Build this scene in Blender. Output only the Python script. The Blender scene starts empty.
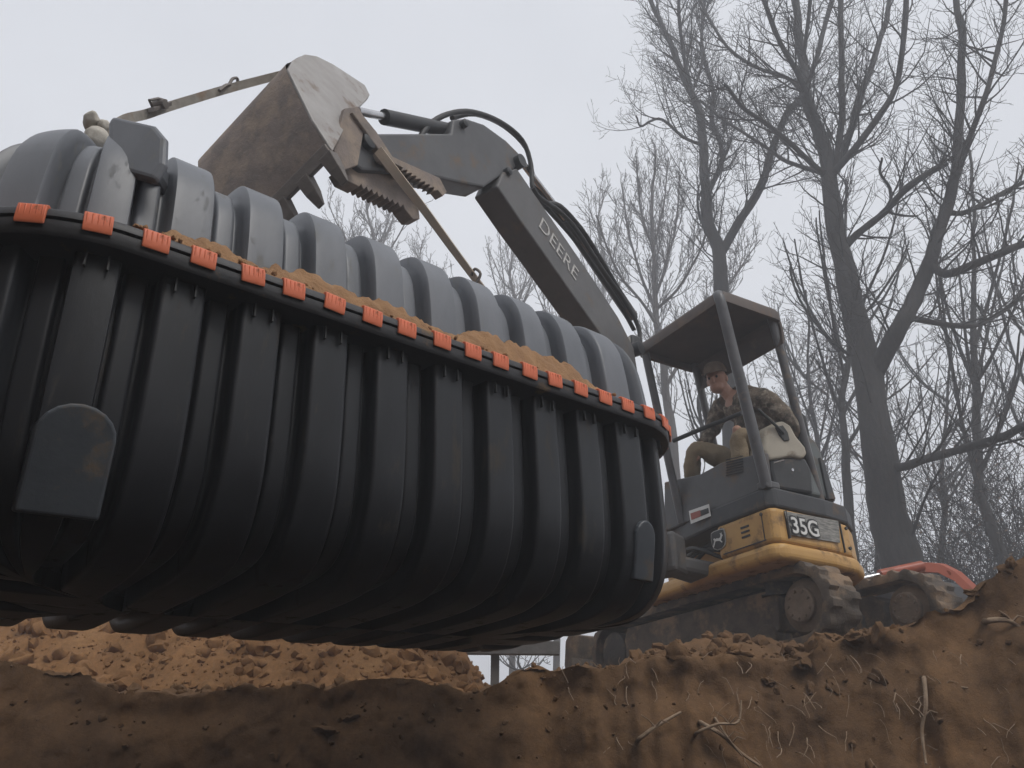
import bpy, bmesh, math, random
from mathutils import Vector as V, Matrix as M, noise as N
R = math.radians
random.seed(7)
sc = bpy.context.scene
col = sc.collection

# ---------------------------------------------------------------- camera
PITCH, FPX = R(28), 790.0
CAMZ = -1.0
cp, sp = math.cos(PITCH), math.sin(PITCH)
cd = bpy.data.cameras.new('camera'); cam = bpy.data.objects.new('camera', cd); col.objects.link(cam)
cam.location = (0, 0, CAMZ); cam.rotation_euler = (R(90) + PITCH, 0, 0)
cd.sensor_width = 36; cd.lens = 36 * FPX / 1024; cd.clip_end = 2000; cd.clip_start = 0.05
sc.camera = cam

def ray(px, py):
    u = (px - 512) / FPX; v = (384 - py) / FPX
    return V((u, cp - v * sp, sp + v * cp))
def G(px, py, F):                       # survey point: pixel sight line at F metres in front
    d = ray(px, py); k = F / d.y
    return V((d.x * k, F, d.z * k + CAMZ))
def onplane(px, py, p0, n):
    d = ray(px, py); o = V((0, 0, CAMZ))
    return o + d * ((V(p0) - o).dot(n) / d.dot(n))

# ---------------------------------------------------------------- materials
def mat(name, c1, c2=None, rough=.7, scale=6, bump=0, bscale=40, metal=0, dirt=None, dirt_amt=.5, dscale=4, spec=.4, stretch=None, rvar=0):
    m = bpy.data.materials.new(name); m.use_nodes = True
    nt = m.node_tree; n = nt.nodes; l = nt.links
    b = n['Principled BSDF']; b.inputs['Metallic'].default_value = metal
    b.inputs['Specular IOR Level'].default_value = spec
    b.inputs['Roughness'].default_value = rough
    tc = n.new('ShaderNodeTexCoord'); src = tc.outputs['Object']
    if stretch:
        mp = n.new('ShaderNodeMapping'); mp.inputs['Scale'].default_value = stretch
        l.new(src, mp.inputs['Vector']); src = mp.outputs['Vector']
    def nz(s, det=6, ro=.6):
        t = n.new('ShaderNodeTexNoise'); t.inputs['Scale'].default_value = s; t.inputs['Detail'].default_value = det
        t.inputs['Roughness'].default_value = ro; l.new(src, t.inputs['Vector']); return t.outputs['Fac']
    def ramp(f, a, bb, p0=.35, p1=.65):
        r = n.new('ShaderNodeValToRGB'); e = r.color_ramp.elements
        e[0].position = p0; e[1].position = p1; e[0].color = (*a, 1); e[1].color = (*bb, 1)
        l.new(f, r.inputs['Fac']); return r.outputs['Color']
    c2 = c2 or tuple(x * .8 for x in c1)
    out = ramp(nz(scale), c1, c2)
    if dirt:
        f = ramp(nz(dscale, 8, .68), (0, 0, 0), (1, 1, 1), .62 - dirt_amt * .25, .70 - dirt_amt * .12)
        mx = n.new('ShaderNodeMix'); mx.data_type = 'RGBA'
        l.new(f, mx.inputs[0]); l.new(out, mx.inputs[6]); mx.inputs[7].default_value = (*dirt, 1)
        out = mx.outputs[2]
        rr_ = n.new('ShaderNodeMapRange'); l.new(f, rr_.inputs[0]); rr_.inputs[3].default_value = rough; rr_.inputs[4].default_value = .95
        l.new(rr_.outputs[0], b.inputs['Roughness'])
    elif rvar:
        rr_ = n.new('ShaderNodeMapRange'); l.new(nz(dscale, 8, .7), rr_.inputs[0])
        rr_.inputs[1].default_value = .3; rr_.inputs[2].default_value = .7
        rr_.inputs[3].default_value = rough - rvar; rr_.inputs[4].default_value = rough + rvar
        l.new(rr_.outputs[0], b.inputs['Roughness'])
    l.new(out, b.inputs['Base Color'])
    if bump:
        bp = n.new('ShaderNodeBump'); bp.inputs['Strength'].default_value = bump; bp.inputs['Distance'].default_value = .02
        l.new(nz(bscale, 8, .7), bp.inputs['Height']); l.new(bp.outputs[0], b.inputs['Normal'])
    return m

MUD = (.25, .165, .10)
m_up = mat('dusty_skylit_plastic', (.17, .18, .20), (.125, .135, .152), .42, 2.5, .05, 30, dirt=(.20, .20, .195), dirt_amt=.1, dscale=5, spec=.45, stretch=(2, 2, .7))  # black plastic, colour lightened for dust and for sky light on the top
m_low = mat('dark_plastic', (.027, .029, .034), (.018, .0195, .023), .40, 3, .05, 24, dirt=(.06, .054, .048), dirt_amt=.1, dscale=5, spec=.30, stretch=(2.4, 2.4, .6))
m_flange = mat('flange_plastic', (.05, .05, .054), (.035, .036, .04), .5, 5, .1, 40, dirt=(.2, .13, .07), dirt_amt=.2, dscale=5)
m_orange = mat('orange_plastic', (.82, .21, .10), (.74, .18, .085), .5, 20, .05, 60, dirt=(.32, .13, .07), dirt_amt=.12, dscale=14)
m_yellow = mat('yellow_paint', (.52, .30, .09), (.42, .235, .07), .42, 3, .05, 30, dirt=(.20, .125, .065), dirt_amt=.34, dscale=6)
m_dark = mat('dark_paint', (.045, .047, .05), (.03, .031, .034), .5, 5, .06, 40, dirt=(.13, .095, .07), dirt_amt=.3, dscale=4)
m_panel = mat('grey_paint', (.095, .097, .10), (.07, .071, .075), .5, 5, .06, 40, dirt=(.16, .12, .09), dirt_amt=.35, dscale=4)
m_boomp = mat('boom_paint', (.115, .113, .113), (.085, .084, .085), .5, 4, .08, 30, dirt=(.16, .135, .115), dirt_amt=.3, dscale=5)
m_green = mat('hood_paint', (.12, .135, .135), (.09, .10, .10), .45, 4, .04, 30, dirt=(.16, .12, .09), dirt_amt=.2)
m_roof = mat('roof_plastic', (.085, .062, .05), (.06, .045, .038), .6, 5, .05, 30, dirt=(.14, .10, .075), dirt_amt=.3)
m_post = mat('post_paint', (.11, .11, .115), (.08, .08, .085), .4, 8, .05, 40, dirt=(.2, .16, .13), dirt_amt=.2, dscale=6)
m_rubber = mat('muddy_rubber', (.115, .09, .07), (.06, .05, .042), .9, 7, .5, 30, dirt=(.24, .165, .105), dirt_amt=.55, dscale=4)
m_track = mat('muddy_steel', (.06, .052, .046), (.04, .036, .033), .8, 6, .4, 30, dirt=(.20, .14, .09), dirt_amt=.4, dscale=5)
m_hub = mat('clay_caked_hub', (.22, .165, .12), (.15, .11, .08), .9, 9, .5, 30)
m_rust = mat('rusty_steel', (.25, .205, .18), (.165, .14, .125), .75, 7, .35, 30, dirt=(.31, .25, .20), dirt_amt=.6, dscale=6)  # rust and clay coat, tone lifted greyer to paint in haze
m_worn = mat('worn_steel', (.36, .345, .33), (.27, .25, .235), .5, 5, .2, 20, metal=.25, dirt=(.17, .115, .08), dirt_amt=.4, dscale=3.2)
m_tooth = mat('tooth_steel', (.17, .15, .135), (.11, .095, .085), .5, 9, .2, 30, metal=.3)
m_black = mat('black_rubber', (.022, .022, .023), (.03, .03, .03), .55, 10, .05, 40)
m_chrome = mat('chrome_rod', (.55, .55, .56), (.45, .45, .46), .25, 10, metal=.9)
m_strap = mat('strap_webbing', (.36, .33, .29), (.25, .23, .20), .85, 14, .3, 120, dirt=(.24, .16, .10), dirt_amt=.3)
m_strapr = mat('clay_stained_webbing', (.58, .46, .35), (.48, .42, .35), .85, 6, .3, 120)
m_letter = mat('worn_lettering', (.58, .57, .55), (.34, .33, .32), .6, 30)
m_white = mat('white_decal', (.68, .68, .66), (.60, .60, .58), .5, 10)
m_cream = mat('cream_vinyl', (.40, .36, .29), (.32, .285, .23), .55, 5, .05, 30, dirt=(.2, .16, .12), dirt_amt=.15)
m_decal = mat('hatched_decal', (.33, .32, .29), (.10, .10, .095), .5, 14, .0, stretch=(1, 1, 6))
m_red = mat('red_paint', (.36, .075, .03), (.27, .055, .022), .4, 4, .05, 30, dirt=(.24, .13, .08), dirt_amt=.15)
m_soil = mat('sandy_soil', (.40, .23, .115), (.29, .16, .08), .95, 9, .8, 45)
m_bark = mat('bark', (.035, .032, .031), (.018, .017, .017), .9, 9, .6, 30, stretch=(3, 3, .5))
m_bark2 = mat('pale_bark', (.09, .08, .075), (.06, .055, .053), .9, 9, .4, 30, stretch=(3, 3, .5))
m_leaf = mat('dry_leaf', (.13, .075, .04), (.08, .05, .03), .8, 10)
m_root = mat('root_bark', (.36, .27, .19), (.25, .17, .11), .9, 20, .4, 60)
m_wood = mat('weathered_steel', (.12, .11, .105), (.08, .075, .07), .7, 9, .2, 30)
m_skin = mat('skin', (.42, .235, .165), (.36, .19, .13), .55, 10)
m_camo = mat('camouflage_cloth', (.17, .13, .095), (.045, .038, .03), .9, 14, .6, 25, dirt=(.30, .26, .21), dirt_amt=.5, dscale=17)
m_khaki = mat('khaki_cloth', (.30, .235, .15), (.23, .175, .11), .9, 7, .5, 22)
m_cap = mat('brown_cap_cloth', (.17, .125, .09), (.11, .08, .06), .9, 12, .2, 60)
m_boot = mat('brown_boot', (.10, .07, .045), (.07, .05, .035), .8, 9, .3, 40)
m_hair = mat('dark_beard_hair', (.06, .04, .03), (.09, .06, .045), .9, 40, .5, 80)
m_eye = mat('eye', (.03, .02, .015), (.03, .02, .015), .3)
m_lens = mat('lamp_lens', (.42, .40, .35), (.35, .33, .29), .25, 10)
m_foam = mat('pale_cloth', (.55, .52, .46), (.40, .37, .32), .9, 8, .4, 30)
m_gold = mat('emblem_yellow', (.60, .45, .08), (.5, .36, .06), .5, 10)
m_stickred = mat('sticker_red', (.35, .09, .06), (.28, .07, .05), .5, 10)

def earth(name, dark, mid, light, rough=.97):
    m = bpy.data.materials.new(name); m.use_nodes = True
    nt = m.node_tree; n = nt.nodes; l = nt.links; b = n['Principled BSDF']
    b.inputs['Roughness'].default_value = rough; b.inputs['Specular IOR Level'].default_value = .15
    tc = n.new('ShaderNodeTexCoord')
    def nz(s, det=8, ro=.65):
        t = n.new('ShaderNodeTexNoise'); t.inputs['Scale'].default_value = s; t.inputs['Detail'].default_value = det
        t.inputs['Roughness'].default_value = ro; l.new(tc.outputs['Object'], t.inputs['Vector']); return t.outputs['Fac']
    r = n.new('ShaderNodeValToRGB'); e = r.color_ramp.elements
    e[0].position = .34; e[0].color = (*dark, 1); e[1].position = .68; e[1].color = (*light, 1)
    k = e.new(.5); k.color = (*mid, 1)
    l.new(nz(1.6), r.inputs['Fac'])
    r2 = n.new('ShaderNodeValToRGB'); e = r2.color_ramp.elements
    e[0].position = .36; e[0].color = (.72, .70, .68, 1); e[1].position = .62; e[1].color = (1.12, 1.08, 1.05, 1)
    l.new(nz(24, 14, .82), r2.inputs['Fac'])
    mx = n.new('ShaderNodeMix'); mx.data_type = 'RGBA'; mx.blend_type = 'MULTIPLY'; mx.inputs[0].default_value = 1
    l.new(r.outputs[0], mx.inputs[6]); l.new(r2.outputs[0], mx.inputs[7]); l.new(mx.outputs[2], b.inputs['Base Color'])
    bp = n.new('ShaderNodeBump'); bp.inputs['Strength'].default_value = .75; bp.inputs['Distance'].default_value = .014
    l.new(nz(55, 14, .8), bp.inputs['Height']); l.new(bp.outputs[0], b.inputs['Normal'])
    return m
m_ground = earth('clay_earth', (.125, .076, .044), (.175, .104, .055), (.225, .13, .065))
m_pile = earth('dry_clay', (.19, .102, .044), (.245, .132, .058), (.29, .168, .08))

# ---------------------------------------------------------------- object helpers
def tag(o, label=None, cat=None, group=None, kind=None):
    if label: o['label'] = label
    if cat: o['category'] = cat
    if group: o['group'] = group
    if kind: o['kind'] = kind
    return o
def empty(name, loc):
    o = bpy.data.objects.new(name, None); col.objects.link(o); o.location = loc
    o.empty_display_size = .1
    return o
def attach(o, parent):
    o.parent = parent
    base = M.Translation(WL(parent))
    o.matrix_parent_inverse = base.inverted()
    return o
_wl = {}
def WL(o):                              # world position of an unrotated parent chain
    return _wl.get(o.name, V(o.location)) if o.parent is None else V((0, 0, 0))

class MB:
    def __init__(s): s.v = []; s.f = []
    def add(s, vs, fs):
        b = len(s.v); s.v += [tuple(x) for x in vs]; s.f += [tuple(i + b for i in f) for f in fs]; return s
    def box(s, c, ax, ay, az, dx, dy, dz):
        c = V(c); ax = V(ax).normalized() * dx / 2; ay = V(ay).normalized() * dy / 2; az = V(az).normalized() * dz / 2
        vs = [c + ax * i + ay * j + az * k for i in (-1, 1) for j in (-1, 1) for k in (-1, 1)]
        fs = [(0, 1, 3, 2), (4, 6, 7, 5), (0, 4, 5, 1), (2, 3, 7, 6), (0, 2, 6, 4), (1, 5, 7, 3)]
        return s.add(vs, fs)
    def tube(s, pts, rad, n=8, caps=True):
        pts = [V(p) for p in pts]
        if not isinstance(rad, (list, tuple)): rad = [rad] * len(pts)
        vs = []; fs = []; t0 = None; u = None
        for i, p in enumerate(pts):
            t = (pts[min(i + 1, len(pts) - 1)] - pts[max(i - 1, 0)])
            t = t.normalized() if t.length > 1e-9 else V((0, 0, 1))
            if u is None:
                u = t.orthogonal().normalized()
            else:
                u = (u - t * u.dot(t))
                u = u.normalized() if u.length > 1e-6 else t.orthogonal().normalized()
            w = t.cross(u)
            for k in range(n):
                a = 2 * math.pi * k / n
                vs.append(p + (u * math.cos(a) + w * math.sin(a)) * rad[i])
        for i in range(len(pts) - 1):
            for k in range(n):
                k2 = (k + 1) % n
                fs.append((i * n + k, i * n + k2, (i + 1) * n + k2, (i + 1) * n + k))
        if caps:
            fs.append(tuple(range(n - 1, -1, -1))); b = (len(pts) - 1) * n
            fs.append(tuple(range(b, b + n)))
        return s.add(vs, fs)
    def prism(s, poly, vec):            # polygon (3D points) extruded along vec
        vec = V(vec); poly = [V(p) for p in poly]; n = len(poly)
        nrm = V((0, 0, 0))
        for i in range(n): nrm += poly[i].cross(poly[(i + 1) % n])
        if nrm.dot(vec) > 0: poly = poly[::-1]
        vs = poly + [p + vec for p in poly]
        fs = [tuple(range(n)), tuple(range(2 * n - 1, n - 1, -1))]
        for i in range(n):
            j = (i + 1) % n; fs.append((j, i, i + n, j + n))
        return s.add(vs, fs)
    def lathe(s, prof, c, axis, n=24):  # prof: (r, t) along axis
        c = V(c); axis = V(axis).normalized(); u = axis.orthogonal().normalized(); w = axis.cross(u)
        vs = []; fs = []
        for r, t in prof:
            for k in range(n):
                a = 2 * math.pi * k / n
                vs.append(c + axis * t + (u * math.cos(a) + w * math.sin(a)) * r)
        for i in range(len(prof) - 1):
            for k in range(n):
                k2 = (k + 1) % n
                fs.append((i * n + k, i * n + k2, (i + 1) * n + k2, (i + 1) * n + k))
        fs.append(tuple(range(n - 1, -1, -1))); b = (len(prof) - 1) * n; fs.append(tuple(range(b, b + n)))
        return s.add(vs, fs)
    def lump(s, c, r, sq=(1, 1, 1), rough=.35, sub=1):
        bm = bmesh.new(); bmesh.ops.create_icosphere(bm, subdivisions=sub, radius=1)
        off = V((random.random() * 99, random.random() * 99, 3)); c = V(c)
        rot = M.Rotation(random.random() * 6, 3, V((random.random() - .5, random.random() - .5, random.random() - .5 + 1e-3)).normalized())
        vs = []
        for v in bm.verts:
            q = v.co * (1 + rough * N.noise(v.co * 1.3 + off) + rough * .5 * N.noise(v.co * 3 + off))
            q = rot @ V((q.x * sq[0], q.y * sq[1], q.z * sq[2])); vs.append(c + q * r)
        fs = [tuple(x.index for x in f.verts) for f in bm.faces]; bm.free()
        return s.add(vs, fs)
    def mesh(s, name):
        me = bpy.data.meshes.new(name); me.from_pydata(s.v, [], s.f); me.update(); return me
    def build(s, name, m, parent=None, smooth=0, bevel=0, fix=True, seg=2):
        me = s.mesh(name)
        if fix:
            bm = bmesh.new(); bm.from_mesh(me); bmesh.ops.recalc_face_normals(bm, faces=bm.faces); bm.to_mesh(me); bm.free()
        me.materials.append(m)
        o = bpy.data.objects.new(name, me); col.objects.link(o)
        if smooth:
            me.polygons.foreach_set('use_smooth', [True] * len(me.polygons)); me.set_sharp_from_angle(angle=R(smooth))
        if bevel:
            md = o.modifiers.new('bevel', 'BEVEL'); md.width = bevel; md.segments = seg; md.limit_method = 'ANGLE'; md.angle_limit = R(35)
            md.harden_normals = False
        if parent:
            o.parent = parent
            root = parent
            while root.parent: root = root.parent
            # vertices are in world space: cancel the root's offset (parts themselves sit unmoved in the root)
            o.location = -V(root.location) if parent is root else V((0, 0, 0))
        return o

def smoothpts(pts, n=4):                # Catmull-Rom
    pts = [V(p) for p in pts]; out = []
    for i in range(len(pts) - 1):
        p0 = pts[max(i - 1, 0)]; p1 = pts[i]; p2 = pts[i + 1]; p3 = pts[min(i + 2, len(pts) - 1)]
        for k in range(n):
            t = k / n
            out.append(.5 * ((2 * p1) + (p2 - p0) * t + (2 * p0 - 5 * p1 + 4 * p2 - p3) * t * t + (3 * p1 - p0 - 3 * p2 + p3) * t ** 3))
    out.append(pts[-1]); return out
def sst(a, b, x):
    t = max(0, min(1, (x - a) / (b - a))); return t * t * (3 - 2 * t)
def fbm(p, o=5, h=.9): return N.fractal(p, h, 2.1, o)

def text_part(txt, size, o, xdir, ydir, ex, name, m, parent, bold=0, shear=0):
    cu = bpy.data.curves.new('lettering', 'FONT'); cu.body = txt; cu.size = size; cu.extrude = ex
    cu.align_x = 'CENTER'; cu.align_y = 'CENTER'; cu.offset = bold; cu.shear = shear; cu.resolution_u = 3
    to = bpy.data.objects.new('lettering_curve', cu); col.objects.link(to)
    dg = bpy.context.evaluated_depsgraph_get(); me = bpy.data.meshes.new_from_object(to.evaluated_get(dg))
    bpy.data.objects.remove(to)
    x = V(xdir).normalized(); y = V(ydir); y = (y - x * y.dot(x)).normalized(); z = x.cross(y)
    mb = MB(); mb.add([V(o) + x * v.co.x + y * v.co.y + z * v.co.z for v in me.vertices], [tuple(p.vertices) for p in me.polygons])
    return mb.build(name, m, parent, fix=False)

# ---------------------------------------------------------------- sky and light
w = bpy.data.worlds.new('World'); sc.world = w; w.use_nodes = True
nt = w.node_tree; n = nt.nodes; l = nt.links
SUN_EL, SUN_AZ = R(52), R(140)         # azimuth clockwise from +Y
sky = n.new('ShaderNodeTexSky'); sky.sky_type = 'NISHITA'; sky.sun_disc = False
sky.sun_elevation = SUN_EL; sky.sun_rotation = SUN_AZ; sky.dust_density = 6; sky.air_density = 1.5
hs = n.new('ShaderNodeHueSaturation'); hs.inputs['Saturation'].default_value = .12; hs.inputs['Value'].default_value = 1.0
l.new(sky.outputs[0], hs.inputs['Color'])
tcw = n.new('ShaderNodeTexCoord'); nzw = n.new('ShaderNodeTexNoise'); nzw.inputs['Scale'].default_value = 1.6; nzw.inputs['Detail'].default_value = 4
l.new(tcw.outputs['Generated'], nzw.inputs['Vector'])
rw = n.new('ShaderNodeValToRGB'); rw.color_ramp.elements[0].position = .3; rw.color_ramp.elements[1].position = .75
rw.color_ramp.elements[0].color = (5.6, 5.8, 6.3, 1); rw.color_ramp.elements[1].color = (7.0, 7.2, 7.65, 1)
l.new(nzw.outputs['Fac'], rw.inputs['Fac'])
mxw = n.new('ShaderNodeMix'); mxw.data_type = 'RGBA'; mxw.inputs[0].default_value = .82
l.new(hs.outputs[0], mxw.inputs[6]); l.new(rw.outputs[0], mxw.inputs[7])
l.new(mxw.outputs[2], n['Background'].inputs['Color']); n['Background'].inputs['Strength'].default_value = .135
sl = bpy.data.lights.new('sun', 'SUN'); sl.energy = 1.5; sl.angle = R(20); sl.color = (1, .96, .9)
so = bpy.data.objects.new('sun', sl); col.objects.link(so)
sd = V((math.sin(SUN_AZ) * math.cos(SUN_EL), math.cos(SUN_AZ) * math.cos(SUN_EL), math.sin(SUN_EL)))
so.rotation_euler = sd.to_track_quat('Z', 'Y').to_euler(); so.location = (0, 0, 30)
vs = sc.view_settings; vs.view_transform = 'Standard'; vs.look = 'None'; vs.exposure = .10; vs.gamma = 1; vs.use_curve_mapping = False
sc.cycles.volume_bounces = 1; sc.cycles.use_denoising = True; sc.cycles.max_bounces = 8

# ---------------------------------------------------------------- ground with its pit
RIM = [(-2.9, 4.75, -.28), (-2.5, 4.7, -.36), (-2.15, 4.68, -.48), (-1.47, 4.7, -.43), (-.74, 4.7, -.39), (-.18, 4.72, -.44), (.16, 4.66, -.34),
       (.49, 4.6, -.31), (1.05, 4.58, -.26), (1.6, 4.58, -.25), (1.9, 4.56, -.18), (2.4, 4.5, -.05), (2.75, 4.45, .13), (2.95, 4.4, .2), (3.35, 4.1, .26),
       (3.7, 3.0, .25), (3.0, 1.0, .7), (1.9, -.5, 1.6), (0, -.9, 2.1), (-1.9, -.5, 2.1), (-3.0, .9, 1.5), (-3.5, 2.8, .35), (-3.4, 4.2, -.2)]  # unseen rear rim added as a close, high bank to block skylight
PC = V((.3, 1.0))
rim_az = sorted([(math.atan2(x - PC.x, y - PC.y), math.hypot(x - PC.x, y - PC.y), z) for x, y, z in RIM])
def rim(az):
    L_ = rim_az
    az = (az + math.pi) % (2 * math.pi) - math.pi
    if az < L_[0][0]: az += 2 * math.pi
    ext = L_ + [(a + 2 * math.pi, r, z) for a, r, z in L_[:1]]
    for i in range(len(ext) - 1):
        a0, a1 = ext[i][0], ext[i + 1][0]
        if a0 <= az <= a1:
            t = (az - a0) / (a1 - a0 + 1e-9); t = t * t * (3 - 2 * t) * .5 + t * .5
            return ext[i][1] + (ext[i + 1][1] - ext[i][1]) * t, ext[i][2] + (ext[i + 1][2] - ext[i][2]) * t
    return ext[-1][1:]
def outer_z(x, y):
    z = -.42 + .36 * sst(-.1, 1.3, x)
    z += .34 * sst(2.9, 3.8, x) * math.exp(-((y - 4.9) / 1.1) ** 2)
    z += -.25 * sst(9, 30, y)
    d = math.hypot(x, y); z += .35 * sst(12, 60, d) * fbm(V((x * .05, y * .05, 0)), 3)
    return z
def ground_mesh():
    mb = MB(); azs = []
    k = -180.0
    azs = [R(-180 + i * 3) for i in range(38)] + [R(-66 + i * .21) for i in range(630)] + [R(66.3 + i * 3) for i in range(38)]
    azs = [a for a in azs if a < R(180)]
    tf = [0, .3, .6, .8]                                     # floor
    tw = [i / 20 for i in range(10)] + [.5 + .5 * i / 56 for i in range(57)]                          # wall
    to = []; d = .03
    q = .03
    for i in range(64):
        to.append(q); q += .03 + .0016 * i
    while q < 900:
        to.append(q); q *= 1.22
    rows = len(tf) + len(tw) + len(to)
    vs = []
    for a in azs:
        r, zr = rim(a); dx, dy = math.sin(a), math.cos(a)
        zr += .05 * N.noise(V((dx * 9, dy * 9, 1))) + .03 * N.noise(V((dx * 31, dy * 31, 4)))
        r += .12 * N.noise(V((dx * 5, dy * 5, 7))) + .06 * N.noise(V((dx * 17, dy * 17, 2))) + .035 * N.noise(V((dx * 40, dy * 40, 5)))
        rb = r - .28
        for t in tf: vs.append((PC.x + dx * rb * t, PC.y + dy * rb * t, -2.3))
        for t in tw:
            z = -2.3 + (zr + 2.3) * t
            rr_ = rb + (r - rb) * (t ** 2.4) - .05 * math.sin(t * math.pi) + .045 * math.exp(-((t - .93) / .05) ** 2)
            p = V((PC.x + dx * rr_, PC.y + dy * rr_, z))
            dsp = .08 * fbm(p * 1.7, 3) + .028 * fbm(p * 5 + V((3, 1, 7)), 5) + .007 * fbm(p * 15, 4)
            wgt = .35 + .65 * t
            vs.append((p.x + dx * dsp * wgt, p.y + dy * dsp * wgt, p.z + .3 * dsp * t))
        for q in to:
            x = PC.x + dx * (r + q); y = PC.y + dy * (r + q)
            b = sst(0, .9, q); z = zr * (1 - b) + outer_z(x, y) * b
            p = V((x, y, 0))
            amp = (1 if q < 6 else 0.5)
            z += amp * (.055 * fbm(p * 2.2, 4) + .035 * fbm(p * 8 + V((5, 2, 1)), 4) + .012 * N.noise(p * 26))
            if z > 0.0 and x < 2.6: z = z * .3
            vs.append((x, y, z))
    n_ = len(azs); fs = []
    for i in range(n_):
        j = (i + 1) % n_
        for k in range(rows - 1):
            if k == 0: fs.append((i * rows, j * rows + 1, i * rows + 1)) if False else fs.append((i * rows, i * rows + 1, j * rows + 1, j * rows))
            else: fs.append((i * rows + k, i * rows + k + 1, j * rows + k + 1, j * rows + k))
    mb.add(vs, fs); return mb
g = ground_mesh().build('ground', m_ground, smooth=70, fix=False)
m_lowbounce = earth('low_bounce_clay', (.05, .032, .022), (.07, .045, .03), (.09, .058, .038), .9)  # unseen floor and lower wall coloured dark to cut bounce light under the tank
g.data.materials.append(m_lowbounce)
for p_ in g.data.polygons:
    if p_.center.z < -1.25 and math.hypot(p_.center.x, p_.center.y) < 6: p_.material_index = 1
tag(g, 'brown clay ground with the sheer wall of a dug pit cut into it', 'ground', kind='structure')

from mathutils.bvhtree import BVHTree
def bvh_of(o): return BVHTree.FromPolygons([v.co for v in o.data.vertices], [tuple(p.vertices) for p in o.data.polygons])
GB = bvh_of(g)
def drop(b, x, y, z):
    h_ = b.ray_cast(V((x, y, 6)), V((0, 0, -1)))[0]
    return h_.z if h_ else z
# spoil pile behind the pit
def pile_z(x, y):
    cx = -2.6; 
    ridge = 1.0 * math.exp(-((y - 7.6) / 1.45) ** 2)
    ex = sst(-7.2, -4.6, x) * (1 - sst(-1.15, .35, x))
    return -.62 + 1.6 * ridge * ex
def pile_mesh():
    mb = MB(); vs = []; nx, ny = 300, 150
    for i in range(nx):
        for j in range(ny):
            x = -7.4 + 8.3 * i / (nx - 1); y = 4.9 + 5.4 * j / (ny - 1); p = V((x, y, 0))
            z = pile_z(x, y) + .10 * fbm(p * 1.3, 4) + .06 * fbm(p * 5 + V((3, 3, 0)), 5) + .035 * fbm(p * 14, 4)
            vs.append((x, y, z))
    fs = [(i * ny + j, (i + 1) * ny + j, (i + 1) * ny + j + 1, i * ny + j + 1) for i in range(nx - 1) for j in range(ny - 1)]
    return mb.add(vs, fs)
pile = pile_mesh().build('spoil_mound', m_pile, smooth=70, fix=False); PB_ = bvh_of(pile)
tag(pile, 'heap of loose orange clay dug from the pit, seen under the tank', 'dirt mound', kind='structure')
mb = MB()
for i in range(8000):
    x = random.uniform(-6, .4); y = random.uniform(5.0, 7.8); s = random.choice([.008, .008, .01, .01, .012, .012, .015, .015, .02, .02, .03, .04, .07])  * random.uniform(.6, 1.3)
    z = drop(PB_, x, y, -9)
    if z < -.55: continue
    mb.lump((x, y, z + s * .2), s, (1, random.uniform(.7, 1), random.uniform(.55, .9)), .5, 1 if s < .06 else 2)
tag(mb.build('clay_clods', m_pile, smooth=45, fix=False), 'loose orange clay clods lying over the dirt mound', 'clods', kind='stuff')
mb = MB()
for i in range(1400):
    a = R(random.uniform(-45, 48)); r, zr = rim(a); q = random.choice([random.uniform(-.05, 1.2), random.gauss(.15, .25)])
    x = PC.x + math.sin(a) * (r + q); y = PC.y + math.cos(a) * (r + q)
    b = sst(0, .9, q); z = zr * (1 - b) + outer_z(x, y) * b
    s = random.choice([.008, .01, .012, .015, .02, .02, .03, .045]) * random.uniform(.6, 1.4)
    if q < .12 and s > .02: s *= .5
    z = drop(GB, x, y, z)
    if -.25 < x < .7 and q > .12: continue
    mb.lump((x, y, z + s * .1), s, (1, random.uniform(.7, 1), random.uniform(.55, .9)), .6, 1 if s < .014 else 2)
for i in range(90):
    a = R(random.choice([random.uniform(2, 30), random.uniform(5, 42), random.uniform(-40, 40)])); r, zr = rim(a); q = random.uniform(-.05, .5)
    x = PC.x + math.sin(a) * (r + q); y = PC.y + math.cos(a) * (r + q); b = sst(0, .9, q); z = zr * (1 - b) + outer_z(x, y) * b
    s = random.uniform(.025, .065)
    if -.3 < x < .25: s *= .5
    z = drop(GB, x, y, z)
    mb.lump((x, y, z - s * .15), s, (1.2, random.uniform(.7, 1), random.uniform(.4, .7)), .6, 3)
tag(mb.build('soil_crumbs', m_ground, smooth=45, fix=False), 'crumbled brown soil lumps along the lip of the pit', 'soil', kind='stuff')

# roots sticking out of the pit wall
def wall_pt(px, py, off=.0):
    lo, hi = 2.0, 7.0
    for _ in range(40):
        F = (lo + hi) / 2; p = G(px, py, F); a = math.atan2(p.x - PC.x, p.y - PC.y); r, zr = rim(a)
        t = max(0, min(1, (p.z + 2.3) / (zr + 2.3))); rr_ = r - .28 + .28 * t ** 2.4
        if math.hypot(p.x - PC.x, p.y - PC.y) > rr_: hi = F
        else: lo = F
    return G(px, py, lo - off)
roots = [([(638, 740), (655, 727), (681, 712)], .012, 'pale straight root slanting up to the right out of the pit wall', .16),
         ([(700, 722), (722, 735), (740, 752), (760, 766)], .012, 'tangled pale root at the centre of the root cluster low on the pit wall', .08),
         ([(696, 733), (718, 724), (738, 722), (741, 700)], .009, 'thin hooked root whose tip points straight up from the cluster on the pit wall', .14),
         ([(924, 678), (926, 705), (922, 730), (926, 764)], .013, 'long wavy root hanging straight down the right part of the pit wall', .05),
         ([(942, 706), (943, 690), (946, 686), (968, 688)], .008, 'short forked root beside the long hanging root', .06),
         ([(985, 621), (1005, 620), (1018, 626), (1034, 640)], .017, 'thick pale root lying out of the bank at the right edge', .05),
         ([(715, 718), (728, 738), (742, 756)], .007, 'thin dark root crossing the root cluster on the pit wall', .09)]
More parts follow.
